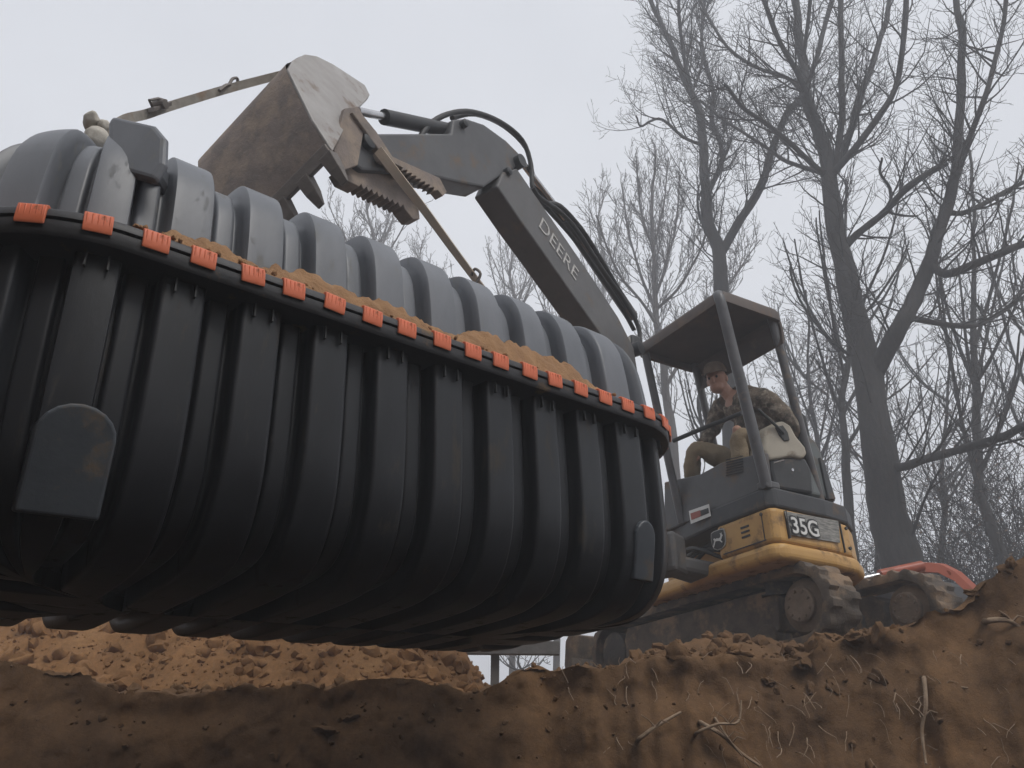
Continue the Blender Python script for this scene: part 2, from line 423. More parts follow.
for pts, r, lab, off in roots:
    P = smoothpts([wall_pt(x, y, off + .02 * math.sin(i * 2.1)) for i, (x, y) in enumerate(pts)], 4)
    P = [wall_pt(*pts[0], -.06)] + P
    mb = MB().tube(P, [r * (1 - .5 * i / len(P)) for i in range(len(P))], 6)
    q = P[len(P) // 2]
    for s in (-1, 1):
        mb.tube([q, q + V((.03 * s, -.02, .03)), q + V((.07 * s, -.03, .035 - .02 * s))], [r * .5, r * .35, r * .2], 5)
    tag(mb.build('tree_root', m_root, smooth=60), lab, 'root', 'roots in the pit wall')
mb = MB(); rh = random.Random(5)
for i in range(130):
    px, py = rh.uniform(560, 1020), rh.uniform(650, 760)
    p = wall_pt(px, py, .02); P = [p]; d = V((rh.gauss(0, .6), -.5, rh.uniform(-1, .2))).normalized()
    for k in range(5):
        d = (d + V((rh.gauss(0, .4), rh.gauss(0, .3), -.25))).normalized(); P.append(P[-1] + d * rh.uniform(.012, .035))
    mb.tube(P, [rh.uniform(.0012, .003)] * 6, 4)
tag(mb.build('rootlets', m_root, smooth=60), 'fine rootlets hanging out of the cut clay wall of the pit', 'rootlets', kind='stuff')
# ---------------------------------------------------------------- septic tank
TC = V((-.764, 3.040, .452))
AH = V((.760, .650, 0)); TLT = R(3.6)
TA = V((AH.x * math.cos(TLT), AH.y * math.cos(TLT), math.sin(TLT))).normalized()
TW = V((.650, -.760, 0)).normalized()
TH = TW.cross(TA).normalized()
HL, HB, CR = 1.50, .785, .44            # half length, half width, corner radius
def T(a, w_, h): return TC + TA * a + TW * w_ + TH * h
SEG = [2 * (HL - CR), CR * math.pi / 2, 2 * (HB - CR), CR * math.pi / 2] * 2
PER = sum(SEG[:4]) * 2
def outer(s):                            # s along the perimeter, starting at the left end of the near side
    s %= PER
    L1, L2 = HL - CR, HB - CR
    cs = [(-L1, HB, 1, 0), (L1, L2, 1, 0), (HL, L2, 0, -1), (L1, -L2, 0, -1), (L1, -HB, -1, 0), (-L1, -L2, -1, 0), (-HL, -L2, 0, 1), (-L1, L2, 0, 1)]
    i = 0
    while s > SEG[i % 8] and i < 7: s -= SEG[i % 8]; i += 1
    x, y, tx, ty = cs[i]
    if i % 2 == 0:
        return x + tx * s, y + ty * s, -ty if False else (0 if tx else (1 if i == 2 else -1)), (1 if i == 0 else -1) if tx else 0
    a0 = {1: 90, 3: 0, 5: -90, 7: 180}[i]
    a = R(a0) - s / CR
    return x + CR * math.cos(a), y + CR * math.sin(a), math.cos(a), math.sin(a)
def inset(s, d):                         # point at inset d from the outer edge
    a, w_, na, nw = outer(s)
    pa, pw = a - na * d, w_ - nw * d
    if d > CR:                           # past the corner radius: mitred like a hipped roof
        ma, mw = HL - d, max(0, HB - d)
        pa = max(-ma, min(ma, pa)); pw = max(-mw, min(mw, pw))
        if abs(na) > 1e-6 and abs(nw) > 1e-6: pa, pw = math.copysign(ma, na), math.copysign(mw, nw)
    return pa, pw, na, nw
UP = [(.04, .0), (.043, .08), (.047, .16), (.056, .25), (.07, .33), (.10, .40), (.135, .45), (.18, .485), (.25, .512), (.36, .532), (.5, .545), (.64, .552), (.785, .556)]
LO = [(.02, .0), (.021, -.15), (.024, -.30), (.029, -.44), (.038, -.55), (.056, -.64), (.092, -.725), (.15, -.795), (.23, -.835), (.33, -.85), (.46, -.856), (.62, -.858), (.785, -.858)]
def refine(p, n=2):
    q = smoothpts([V((a, b, 0)) for a, b in p], n); return [(v.x, v.y) for v in q]
UP = refine(UP); LO = refine(LO)
PERIODS = []; q_ = -.14
for half in range(2):
    for k in range(9): PERIODS.append((q_, .236)); q_ += .236
    cl_ = (PER / 2 - 9 * .236) / 7
    for k in range(7): PERIODS.append((q_, cl_)); q_ += cl_
NR = len(PERIODS)
PROF = [(0, .06), (.012, .5), (.024, .90), (.045, .99), (.08, 1), (.18, 1), (.3, 1), (.42, 1), (.50, 1), (.535, .99), (.556, .90), (.568, .5), (.58, .06), (.60, 0), (.63, 0), (.65, .03), (.66, .30), (.68, .36), (.71, .37), (.79, .37), (.87, .37), (.90, .36), (.92, .30), (.93, .03), (.95, 0), (.98, 0)]
def shell(prof, depth, hd):
    mb = MB(); cols = [(s0 + q * ln, f) for s0, ln in PERIODS for q, f in PROF]
    m_ = len(prof); vs = []
    for sp_, f in cols:
        s = sp_
        for i, (d, h) in enumerate(prof):
            d0, h0 = prof[max(i - 1, 0)]; d1, h1 = prof[min(i + 1, m_ - 1)]
            t = V((d1 - d0, h1 - h0, 0)); t = t.normalized() if t.length else V((0, 1, 0))
            nd, nh = abs(t.y), -abs(t.x) * (1 if hd > 0 else -1)
            a, w_, na, nw = outer(s)
            endf = 1 - sst(.10, .40, d) * (1 if abs(na) > 1e-6 and abs(nw) > 1e-6 else (sst(.3, .6, d) if abs(na) > .5 else 0))
            k = (1 - f) * depth * endf * sst(-.02, .05, abs(h))
            pa, pw, _, _ = inset(s, max(.002, min(HB - .001, d + nd * k)))
            vs.append(T(pa, pw, h + nh * k))
    n_ = len(cols); fs = []
    for i in range(n_):
        j = (i + 1) % n_
        for k in range(m_ - 1):
            q = (i * m_ + k, j * m_ + k, j * m_ + k + 1, i * m_ + k + 1)
            fs.append(q if hd > 0 else q[::-1])
    return mb.add(vs, fs)
tank = empty('septic_tank', T(0, 0, -.74))
tag(tank, 'ribbed black plastic tank, upper half tinted sky-lit grey, hung over the pit, with orange clips', 'septic tank')
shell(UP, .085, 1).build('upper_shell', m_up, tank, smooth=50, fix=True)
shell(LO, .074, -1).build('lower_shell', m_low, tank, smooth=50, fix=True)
def ring(prof, name, m, n_=240):
    mb = MB(); vs = []; k = len(prof)
    for i in range(n_):
        s = PER * i / n_
        for d, h in prof:
            a, w_, na, nw = outer(s); vs.append(T(a - na * d, w_ - nw * d, h))
    fs = [(i * k + q, i * k + (q + 1) % k, ((i + 1) % n_) * k + (q + 1) % k, ((i + 1) % n_) * k + q) for i in range(n_) for q in range(k)]
    return mb.add(vs, fs).build(name, m, tank, smooth=40)
ring([(.12, .024), (.0, .026), (-.034, .022), (-.04, .014), (-.04, -.004), (.12, -.004)], 'upper_flange', m_flange)
ring([(.12, -.008), (-.03, -.008), (-.036, -.014), (-.036, -.048), (-.028, -.058), (.02, -.064), (.12, -.064)], 'lower_flange', m_flange)
# orange clips
def clip_mb():
    mb = MB(); wd = .036
    pr = [(.012, .030), (-.034, .031), (-.046, .024), (-.049, .006), (-.048, -.028), (-.044, -.036), (-.038, -.030), (-.038, .012), (.0, .026)]
    mb.prism([V((-wd, d, h)) for d, h in pr], (2 * wd, 0, 0))
    for i in range(5):
        x = -wd + .008 + i * .014
        mb.box((x, -.0478, .002), (1, 0, 0), (0, 1, .12), (0, -.1, 1), .005, .0045, .036)
    return mb
NC = round(PER / .139); first = None
rc = random.Random(3)
for i in range(NC):
    s = PER * (i - .64) / NC
    a, w_, na, nw = outer(s)
    if first is None:
        first = clip_mb().build('clip', m_orange, smooth=40, bevel=.003); o = first
    else:
        o = first.copy(); col.objects.link(o)
    nv = (TA * na + TW * nw).normalized(); x = TH.cross(nv).normalized()
    mm = M((( x.x, -nv.x, TH.x), (x.y, -nv.y, TH.y), (x.z, -nv.z, TH.z)))
    mm = mm @ M.Rotation(rc.uniform(-.07, .07), 3, 'Y')
    o.rotation_euler = mm.to_euler(); o.parent = tank; o.location = T(a, w_, 0) + x * rc.uniform(-.006, .006) - V(tank.location)
# thin webs under the flange on every rib
first = None
for k in range(NR):
    for q in (.16, .40):
        s = PERIODS[k][0] + q * PERIODS[k][1]; a, w_, na, nw = outer(s); nv = TA * na + TW * nw; x = TH.cross(nv)
        if first is None:
            o = first = MB().box((0, 0, 0), (1, 0, 0), (0, 1, 0), (0, 0, 1), .005, .014, .045).build('flange_web', m_black)
        else:
            o = first.copy(); col.objects.link(o)
        o.rotation_euler = M(((x.x, -nv.x, TH.x), (x.y, -nv.y, TH.y), (x.z, -nv.z, TH.z))).to_euler()
        o.parent = tank; o.location = T(a - na * .008, w_ - nw * .008, -.09) - V(tank.location)
m_low2 = mat('sky_sheen_plastic', (.075, .085, .098), (.055, .063, .074), .38, 5, .08, 30, dirt=(.13, .10, .075), dirt_amt=.25, dscale=6)  # shell plastic lightened blue-grey, painting in the sky's reflection on the pads
# flat pads low on the ribs
def pad(s, wd, h0, h1, name, up):
    mb = MB(); a, w_, na, nw = outer(s); nv = TA * na + TW * nw; x = TH.cross(nv)
    base = T(a - na * .020, w_ - nw * .020, h0)
    out = -(TH * (h0 - h1))            # downwards
    inn = nv * .0
    pts = []
    dn = (TH * -1 * (h0 - h1)) - nv * up
    pts = [(-wd, 1), (-wd, .3)] + [(-wd * math.cos(t), .3 - .3 * math.sin(t)) for t in [math.pi * i / 10 for i in range(1, 10)]] + [(wd, .3), (wd, 1)]
    poly = [base + x * p + dn * q for p, q in pts]
    nn = x.cross(dn).normalized()
    if nn.dot(nv) < 0: nn = -nn
    mb.prism([p + nn * .012 for p in poly], -nn * .16)
    return mb.build(name, m_low2, tank, bevel=.009, seg=3)
pad(-.035, .092, -.50, -.77, 'end_pad', .075)
pad(2.11, .06, -.48, -.72, 'end_pad', .055)
# access hatch on the near left shoulder
hp = [G(px, py, 1.77) for px, py in [(111, 114), (155, 124), (166, 137), (165, 163), (154, 180), (118, 170), (107, 155), (107, 122)]]
nn = -(hp[2] - hp[0]).cross(hp[4] - hp[0]).normalized()
if nn.y > 0: nn = -nn
MB().prism(hp, -nn * .035).build('access_hatch', m_up, tank, bevel=.018, seg=3)
c = sum(hp, V((0, 0, 0))) / len(hp)
MB().prism([c + (p - c) * .5 - nn * .03 for p in hp], -nn * .22).build('hatch_neck', m_up, tank, bevel=.02)

# sandy soil lying on the flange
def soil_strip(s0, s1, nm, lab):
    mb = MB(); ns, nw_ = int((s1 - s0) / .012), 11; vs = []
    for i in range(ns + 1):
        s = s0 + (s1 - s0) * i / ns
        e = sst(0, .25, s - s0) * sst(0, .3, s1 - s)
        for j in range(nw_):
            t = j / (nw_ - 1)
            a, w_, na, nw = outer(s); d = -.03 + .17 * t
            p = V((s * 3, t, 2))
            hgt = e * (.018 + .10 * min(1, t * 2.6) * (.74 + .55 * fbm(V((s * 4, t, 0)), 3)) + .022 * fbm(V((s * 22, t * 5, 5)), 3)) if 0 < j else -.006
            vs.append(T(a - na * d, w_ - nw * d, .024 + hgt))
    fs = [(i * nw_ + j, (i + 1) * nw_ + j, (i + 1) * nw_ + j + 1, i * nw_ + j + 1) for i in range(ns) for j in range(nw_ - 1)]
    mb.add(vs, fs)
    for i in range(260):
        s = random.uniform(s0 + .05, s1 - .05); a, w_, na, nw = outer(s); d = random.uniform(-.03, .1); r = random.uniform(.004, .014)
        mb.lump(T(a - na * d, w_ - nw * d, .03 + max(0, d + .03) * .5 + r * .5), r, (1, .8, .7), .4)
    tag(mb.build(nm, m_soil, smooth=60, fix=False), lab, 'soil', kind='stuff')
soil_strip(-.05, 2.05, 'spilled_soil', 'sandy orange soil spilled along the flange of the tank, between the ribs and the clips')
mb = MB()
for a_, w_, r in [(-.45, .25, .05), (-.38, .3, .04), (-.2, .35, .04), (-.3, .22, .06), (-.12, .2, .035), (-.55, .3, .035)]:
    mb.lump(T(a_, w_, .57), r, (1, .9, .5), .4, 2)
tag(mb.build('roof_soil', m_soil, smooth=60, fix=False), 'clumps of sandy soil fallen from the bucket onto the top of the tank', 'soil', kind='stuff')
mb = MB()
mb.lump(G(92, 122, 2.2), .036, (.9, .8, 1.3), .22, 3)
mb.lump(G(103, 126, 2.2), .025, (1, .9, 1), .3, 3); mb.lump(G(97, 140, 2.21), .05, (1, .9, 1), .2, 3)
tag(mb.build('cloth_bundle', m_foam, smooth=70, fix=False), 'pale bundled cloth sitting behind the hatch on top of the tank', 'bundle')

# ---------------------------------------------------------------- excavator
NC_ = V((1.82, 5.3, 0)); HU = V((-.5, .866, 0)); HW = V((.866, .5, 0)); HZ = V((0, 0, 1))
def H(u, w_, h): return NC_ + HU * u + HW * w_ + HZ * h
exc = empty('mini_excavator', H(.8, .8, -.05))
tag(exc, 'muddy yellow and dark grey mini excavator lifting the tank at the pit edge', 'excavator')
def extr(poly, z0, z1): return MB().prism([H(u, w_, z0) for u, w_ in poly], (0, 0, z1 - z0))
def off(poly, d):
    out = []; n_ = len(poly)
    for i in range(n_):
        p0, p1, p2 = V((*poly[i - 1], 0)), V((*poly[i], 0)), V((*poly[(i + 1) % n_], 0))
        t = ((p1 - p0).normalized() + (p2 - p1).normalized()).normalized()
        nrm = V((t.y, -t.x, 0)); k = 1 / max(.5, nrm.dot(V(((p1 - p0).normalized().y, -(p1 - p0).normalized().x, 0))))
        out.append((p1.x + nrm.x * d * k, p1.y + nrm.y * d * k))
    return out
def area(poly): return sum(poly[i][0] * poly[(i + 1) % len(poly)][1] - poly[(i + 1) % len(poly)][0] * poly[i][1] for i in range(len(poly)))
body = [(.03, 0), (0, .05), (-.01, .55), (.02, .80), (.12, .98), (.32, 1.12), (.6, 1.18), (1.0, 1.18), (1.28, 1.12), (1.48, .98), (1.58, .8), (1.6, .5), (1.6, .38), (.62, .38), (.56, 0)]
if area(body) < 0: body = body[::-1]
full = [(.05, .0), (.0, .06), (-.01, .55), (.02, .82), (.12, 1.0), (.32, 1.14), (.6, 1.2), (1.0, 1.2), (1.28, 1.14), (1.48, 1.0), (1.58, .82), (1.6, .5), (1.6, .1), (1.1, .06), (.6, .0)]
if area(full) < 0: full = full[::-1]
hb = extr(body, .60, .852).build('house_body', m_yellow, exc, bevel=.03, seg=3)
cw = extr(off(full, .018), .475, .60).build('counterweight', m_yellow, exc, bevel=.045, seg=4)
deck = extr(off(full, .004), .854, 1.0).build('deck', m_dark, exc, bevel=.018)
extr(off(full, -.35), .32, .475).build('swing_bearing', m_track, exc, bevel=.01)
# seams and vents in the yellow panels
mb = MB()
mb.box(H(.02, .70, .726), HU, HW, HZ, .05, .008, .22)
mb.build('panel_seam', m_dark, hb)
for u_, w_, z_ in [(-.012, .745, .80), (-.012, .745, .65), (.10, -.001, .815), (.50, -.001, .815)]:
    MB().lathe([(.013, -.008), (.013, .006)], H(u_, w_, z_), HU if w_ > .1 else HW, 6).build('bolt', m_dark, hb)
MB().box(H(.30, -.002, .628), HU, HW, HZ, .42, .006, .007).build('panel_seam', m_dark, hb)
MB().box(H(.10, -.002, .73), HU, HW, HZ, .006, .006, .20).build('panel_seam', m_dark, hb)
MB().box(H(-.008, .12, .73), HU, HW, HZ, .03, .006, .20).build('panel_seam', m_dark, hb)
mb = MB()
for k in range(3): mb.box(H(.27, -.001, .70 + .035 * k), HU, HW, HZ, .08, .008, .014)
mb.build('vent_slots', m_black, hb)
def FL(px, py, w_=-.004): return onplane(px, py, H(0, w_, 0), -HW)        # front face
def FR(px, py, u=-.016): return onplane(px, py, H(u, 0, 0), -HU)          # left face
# hydraulics in the dark recess beside the logo panel
mb = MB()
for k, (u0, z0, u1, z1) in enumerate([(.6, .63, 1.05, .80), (.6, .70, 1.1, .72), (.62, .78, 1.0, .64), (.7, .84, 1.15, .66)]):
    mb.tube(smoothpts([H(u0, .1 + .04 * k, z0), H((u0 + u1) / 2, .02 + .05 * k, (z0 + z1) / 2 + .04), H(u1, .1, z1)], 5), .016, 8)
mb.build('hydraulic_hose', m_black, exc, smooth=50)
# emblem: leaping deer on a dark shield
cL = FL(719, 540); ex_ = -HU; ez_ = HZ
def shield(c, x, y, sc_, nn, th):
    pts = [(-.9, .9), (-.5, 1), (.5, 1), (.9, .9), (1, .4), (.95, -.35), (.75, -.75), (.3, -.98), (-.3, -.98), (-.75, -.75), (-.95, -.35), (-1, .4)]
    return MB().prism([c + x * (p * sc_) + y * (q * sc_) for p, q in pts], nn * th)
em = shield(cL, ex_, ez_, .076, -HW, .006).build('emblem', m_letter, hb)
fd = shield(cL - HW * .0065, ex_, ez_, .069, -HW, .003); fd.build('emblem_field', m_black, hb)
deer = [(-.75, .25), (-.55, .32), (-.45, .18), (-.15, .22), (.2, .12), (.45, .2), (.55, .45), (.45, .7), (.6, .6), (.7, .75), (.72, .5), (.9, .35), (.72, .22), (.6, .0), (.45, -.15), (.7, -.4), (.6, -.5), (.25, -.2), (-.2, -.1), (-.45, -.1), (-.7, -.55), (-.85, -.75), (-.95, -.65), (-.75, -.3), (-.6, .0)]
MB().prism([cL - HW * .010 + ex_ * (p * .062) + ez_ * (q * .062) for p, q in deer], -HW * .003).build('emblem_deer', m_white, hb)
# number decal
dp = [FR(px, py) for px, py in [(784, 511), (838, 521), (840, 543), (791, 535)]]
MB().prism(dp, -HU * .003).build('decal_band', m_decal, hb)
tc_ = FR(805, 528, -.024); tx = (dp[1] - dp[0]).normalized()
text_part('35G', .165, tc_, tx, HZ, .0015, 'model_number_outline', m_black, hb, bold=.014)
text_part('35G', .165, tc_ - HU * .004, tx, HZ, .0015, 'model_number', m_white, hb, bold=.002)
dp = [FL(px, py, -.012) for px, py in [(689, 511), (709, 504), (711, 516), (691, 524)]]
wl = MB().prism(dp, -HW * .002).build('warning_sticker', m_white, deck)
c = sum(dp, V((0, 0, 0))) / 4
MB().prism([c - HW * .003 + (p - c) * .5 + (dp[0] - dp[1]) * .18 for p in dp], -HW * .002).build('sticker_pictogram', m_stickred, deck)
MB().prism([c - HW * .003 + (p - c) * .42 + (dp[1] - dp[0]) * .24 for p in dp], -HW * .002).build('sticker_pictogram', m_black, deck)

# cab floor furniture
lp = [FL(px, py, .02) for px, py in [(664, 532), (664, 482), (700, 474), (722, 462), (764, 452), (768, 487)]]
fp = MB().prism(lp, HW * .05).build('front_panel', m_panel, exc, bevel=.012)
mb = MB()
for k in range(7):
    a_, b_ = FL(726, 459 + k * 2.6 + .9, .012), FL(743, 455 + k * 2.6 + .9, .012); mb.tube([a_, b_], .004, 5)
mb.build('louvre', m_black, fp)
mb = MB(); mb.box(H(.05, .06, 1.02), HU, HW, HZ, .10, .14, .06); mb.build('post_foot', m_panel, exc, bevel=.015)
extr([(.12, .25), (.12, .72), (.9, .72), (.9, .25)], 1.0, 1.28).build('seat_box', m_dark, exc, bevel=.03)
mb = MB(); mb.box(H(.46, .46, 1.33), HU, HW, HZ, .50, .46, .12); mb.box(H(.46, .72, 1.62), HU, HW + HZ * -.15, HZ + HW * .15, .48, .12, .55)
mb.build('seat', m_black, exc, bevel=.05, seg=3)
# beige control console on the near side
cpz = [G(px, py, 5.48) for px, py in [(765, 430), (774, 423), (783, 420), (791, 425), (797, 436), (806, 447), (808, 454), (803, 459), (793, 456), (783, 458), (770, 460), (764, 450)]]
cs_ = MB().prism(cpz, HU * .16).build('console', m_cream, exc, bevel=.02, seg=3)
cpz = [G(px, py, 5.47) for px, py in [(776, 427), (783, 425), (788, 432), (790, 440), (785, 441), (780, 435)]]
MB().prism(cpz, HU * .03).build('console_recess', m_black, cs_, bevel=.004)
MB().tube([G(758, 409, 5.45), G(784, 433, 5.46)], .012, 8).build('lever', m_black, cs_, smooth=50)
mb = MB(); mb.prism([G(px, py, 5.5) for px, py in [(770, 458), (792, 457), (806, 458), (812, 470), (814, 494), (776, 488), (771, 470)]], HU * .3)
mb.build('console_base', m_dark, exc, bevel=.02)
MB().tube([G(774, 463, 5.47), G(784, 460, 5.47)], .006, 6).build('console_handle', m_chrome, exc)
MB().lathe([(.012, 0), (.012, .008)], G(792, 470, 5.47), -HU, 10).build('console_knob', m_chrome, exc)
# rear hood
hd = [FR(px, py, .02) for px, py in [(812, 495), (808, 462), (806, 432), (816, 440), (822, 452), (838, 502)]]
MB().prism(hd, HU * 1.3).build('rear_hood', m_green, exc, bevel=.03, seg=3)
hd = [FR(px, py, .0) for px, py in [(820, 457), (824, 460), (836, 499), (829, 499)]]
MB().prism(hd, HU * .05).build('hood_trim', m_dark, exc, bevel=.006)
hd = [FR(px, py, .05) for px, py in [(802, 412), (806, 416), (811, 438), (811, 464), (807, 466), (802, 440)]]
MB().prism(hd, HU * .06).build('seat_side_bar', m_black, exc, bevel=.01)
# canopy
Bc, Ac, Cc = G(720, 290, 5.04), G(640, 345, 5.87), G(776, 311, 5.32)
e1 = (Ac - Bc); e2 = (Cc - Bc); e2 = e2 - HZ * e2.z
zt = Bc.z
def K(i, j, z): return V((Bc.x, Bc.y, 0)) + V((e1.x, e1.y, 0)) * i + V((e2.x, e2.y, 0)) * j + HZ * z
rnd = lambda i0, i1, j0, j1, r1, r2: [(i0 + r1 * (1 - math.cos(t)), j0 + r2 * (1 - math.sin(t))) for t in (0, .5, 1.05, 1.57)] + [(i1 - r1 * (1 - math.sin(t)), j0 + r2 * (1 - math.cos(t))) for t in (0, .5, 1.05, 1.57)] + [(i1 - r1 * (1 - math.cos(t)), j1 - r2 * (1 - math.sin(t))) for t in (0, .5, 1.05, 1.57)] + [(i0 + r1 * (1 - math.sin(t)), j1 - r2 * (1 - math.cos(t))) for t in (0, .5, 1.05, 1.57)]
rp = rnd(-.02, 1.03, -.03, 1.07, .06, .10)
def roofm():
    mb = MB(); levels = [(1.0, -.105), (1.0, -.03), (.97, .0), (.88, .025), (.5, .05)]
    inner = [(.93, -.105), (.92, -.05), (.5, -.03)]
    vs = []; m_ = len(rp)
    def lev(k, z): return [K(.505 + (i - .505) * k, .565 + (j - .565) * k, zt + z) for i, j in rp]
    rings = [lev(*q) for q in inner[::-1]] + [lev(*q) for q in levels]
    for r_ in rings: vs += r_
    fs = [tuple(range(m_))]
    for a in range(len(rings) - 1):
        for k in range(m_):
            k2 = (k + 1) % m_; fs.append((a * m_ + k, a * m_ + k2, (a + 1) * m_ + k2, (a + 1) * m_ + k))
    b = (len(rings) - 1) * m_; fs.append(tuple(range(b, b + m_)))
    return mb.add(vs, fs)
roof = roofm().build('canopy_roof', m_roof, exc, smooth=40)
rear_p = smoothpts([V((j, z, 0)) for j, z in [(.985, -.075), (1.05, -.10), (1.075, -.17), (1.05, -.30)]], 4)
rear_p = [K(.0, v.x, zt + v.y) for v in rear_p] + [K(.0, v.x - .035, zt + v.y - .012) for v in rear_p[::-1]]
MB().prism(rear_p, V((e1.x, e1.y, 0)) * 1.0).build('canopy_rear_panel', m_roof, exc, smooth=40)
lean = H(.02, .02, 0) - Bc; lean.z = 0
def post(i, j, zb, r=.034, flat=1):
    t = K(i, j, zt - .03); t2 = K(i, j, zt - .12); b = V((t.x, t.y, 0)) + lean * ((zt - zb) / (zt - 1.0)) + HZ * zb
    mid = t2 + (b - t2) * .08
    P = smoothpts([K(i + .03, j + .02, zt - .01), t2, mid + (b - mid) * .3, b], 6)
    return MB().tube(P, r, 10).build('canopy_post', m_post, exc, smooth=50)
post(.02, .02, 1.0, .042); post(.97, .05, 1.0); post(.05, 1.0, 1.0); post(.97, 1.0, 1.0)
MB().tube([G(673, 441, 5.75), G(706, 427, 5.6), G(742, 413, 5.32)], .018, 8).build('grab_rail', m_dark, exc, smooth=50)
mb = MB(); cl = G(632, 346, 5.62); mb.box(cl, HU, HW, HZ, .13, .10, .15)
wl = mb.build('work_light', m_dark, exc, bevel=.02)
MB().box(cl - HW * .051, HU, HW, HZ, .095, .01, .11).build('lamp_lens', m_lens, wl, bevel=.004)
MB().tube([cl + HU * .0 + HZ * .05, K(1.0, .0, zt - .06)], .025, 8).build('lamp_bracket', m_dark, wl)

# ---- tracks
TD = HU; Tc = V((1.94, 5.45, .20)); RD = .255; TL = 2.15
def track(dw, dz):
    o0 = Tc + HW * dw + HZ * dz
    def LP(t, r):                       # racetrack, t in 0..1
        Ls = TL; tot = 2 * Ls + 2 * math.pi * r; d = (t % 1) * (2 * Ls + 2 * math.pi * RD)
        if d < Ls: q = d; return o0 + TD * q + HZ * r, HZ, TD
        d -= Ls
        if d < math.pi * RD:
            a = d / RD; nrm = HZ * math.cos(a) + TD * math.sin(a); return o0 + TD * Ls + nrm * r, nrm, TD * math.cos(a) - HZ * math.sin(a)
        d -= math.pi * RD
        if d < Ls: return o0 + TD * (Ls - d) - HZ * r, -HZ, -TD
        d -= Ls; a = d / RD; nrm = -HZ * math.cos(a) - TD * math.sin(a)
        return o0 + nrm * r, nrm, -TD * math.cos(a) + HZ * math.sin(a)
    n_ = 300; mb = MB(); vs = []; k = 8; nl = 48
    for i in range(n_):
        t = i / n_; ph = (t * nl) % 1
        sag = 0
        for (wq, r, lug) in [(0, RD - .045, 0), (0, RD, 1), (.01, RD + .012, 2), (.10, RD + .012, 2), (.20, RD + .012, 3), (.29, RD + .012, 3), (.30, RD, 1), (.30, RD - .045, 0)]:
            b = 0
            if lug: 
                f = (ph + (.5 if lug == 3 else 0)) % 1
                b = (sst(.1, .25, f) * (1 - sst(.6, .78, f))) * (.024 if lug > 1 else .008)
            p, nrm, tg = LP(t, r + b)
            j = .010 * fbm(p * 11, 3); vs.append(p + HW * (wq + (j if lug else 0) * .6) + nrm * j * (1 if lug else .3))
    fs = [(i * k + q, i * k + (q + 1) % k, ((i + 1) % n_) * k + (q + 1) % k, ((i + 1) % n_) * k + q) for i in range(n_) for q in range(k)]
    tr = mb.add(vs, fs).build('rubber_track', m_rubber, exc, smooth=40)
    c = o0 + HW * .05
    MB().lathe([(.02, -.035), (.11, -.035), (.12, -.025), (.122, .0), (.175, .02), (.19, .05), (.19, .12)], c, HW, 28).build('sprocket', m_hub, tr, smooth=40)
    for q in range(9):
        a = q * math.tau / 9; MB().lathe([(.011, -.048), (.011, -.03)], c + (TD * math.cos(a) + HZ * math.sin(a)) * .092, HW, 6).build('bolt', m_hub, tr)
    MB().lathe([(.02, -.01), (.15, -.01), (.165, .0), (.165, .15)], c + TD * TL, HW, 24).build('idler', m_track, tr, smooth=40)
    mb = MB(); f0 = o0 + HW * .06
    mb.prism([f0 + TD * a + HZ * h for a, h in [(.21, .1), (.30, .16), (1.95, .17), (2.03, .02), (1.95, -.18), (.4, -.19), (.24, -.12)]], HW * .18)
    for q in range(5): mb.lathe([(.02, -.02), (.085, -.02), (.09, 0), (.09, .15)], f0 + TD * (.35 + q * .36) - HZ * .155, HW, 16)
    mb.build('track_frame', m_rubber, tr, bevel=.008)
    return tr
track(0, 0); track(1.16, .10)
mb = MB(); mb.box(Tc + TD * .85 + HW * .73 + HZ * .03, TD, HW, HZ, .9, 1.0, .2)
mb.prism([Tc + TD * a + HW * .3 + HZ * h for a, h in [(.35, .1), (.55, .15), (1.2, .15), (1.4, .1), (1.3, -.1), (.45, -.1)]], HW * .85)
mb.build('undercarriage', m_track, exc, bevel=.01)
mb = MB(); bl = Tc + TD * (TL + .52)
mb.prism([bl + HW * -.1 + TD * a + HZ * h for a, h in [(.0, -.28), (.06, -.05), (.03, .16), (-.04, .22), (-.10, .20), (-.06, 0), (-.10, -.28)]], HW * 1.6)
for q in (.45, .9): mb.prism([Tc + TD * (TL * .55) + HW * q + HZ * h + TD * a for a, h in [(0, -.02), (1.1, -.1), (1.1, -.2), (0, -.14)]], HW * .08)
mb.build('dozer_blade', m_rubber, exc, bevel=.01)

# ---- boom, stick, bucket in the swung boom plane
PB = V((1.15, 5.85, .75)); BD = V((-.602, -.799, 0)); BN = V((.799, -.602, 0))      # BN: the side facing the camera
def BP(px, py, o=0): return onplane(px, py, PB + BN * o, BN)
def plate(pts, o0, o1): return MB().prism([BP(px, py, o0) for px, py in pts], BN * (o1 - o0))
mb = MB(); mb.box(PB - HZ * .10, BD, BN, HZ, .22, .27, .30); mb.prism([H(.66, .1, .50), H(.96, .1, .50), PB + BN * -.1 - HZ * .22, PB + BN * .1 - HZ * .22], HZ * .12)
mb.build('swing_bracket', m_boomp, exc, bevel=.03)
boom_l = [(517, 168), (541, 203), (567, 240), (593, 278), (619, 318), (634, 348), (646, 420), (657, 520), (668, 545), (660, 560), (646, 552), (636, 520), (628, 440), (618, 368), (600, 333), (575, 298), (547, 258), (520, 220), (497, 186), (503, 172)]
boom = plate(boom_l, .10, -.10).build('boom', m_boomp, exc, bevel=.012)
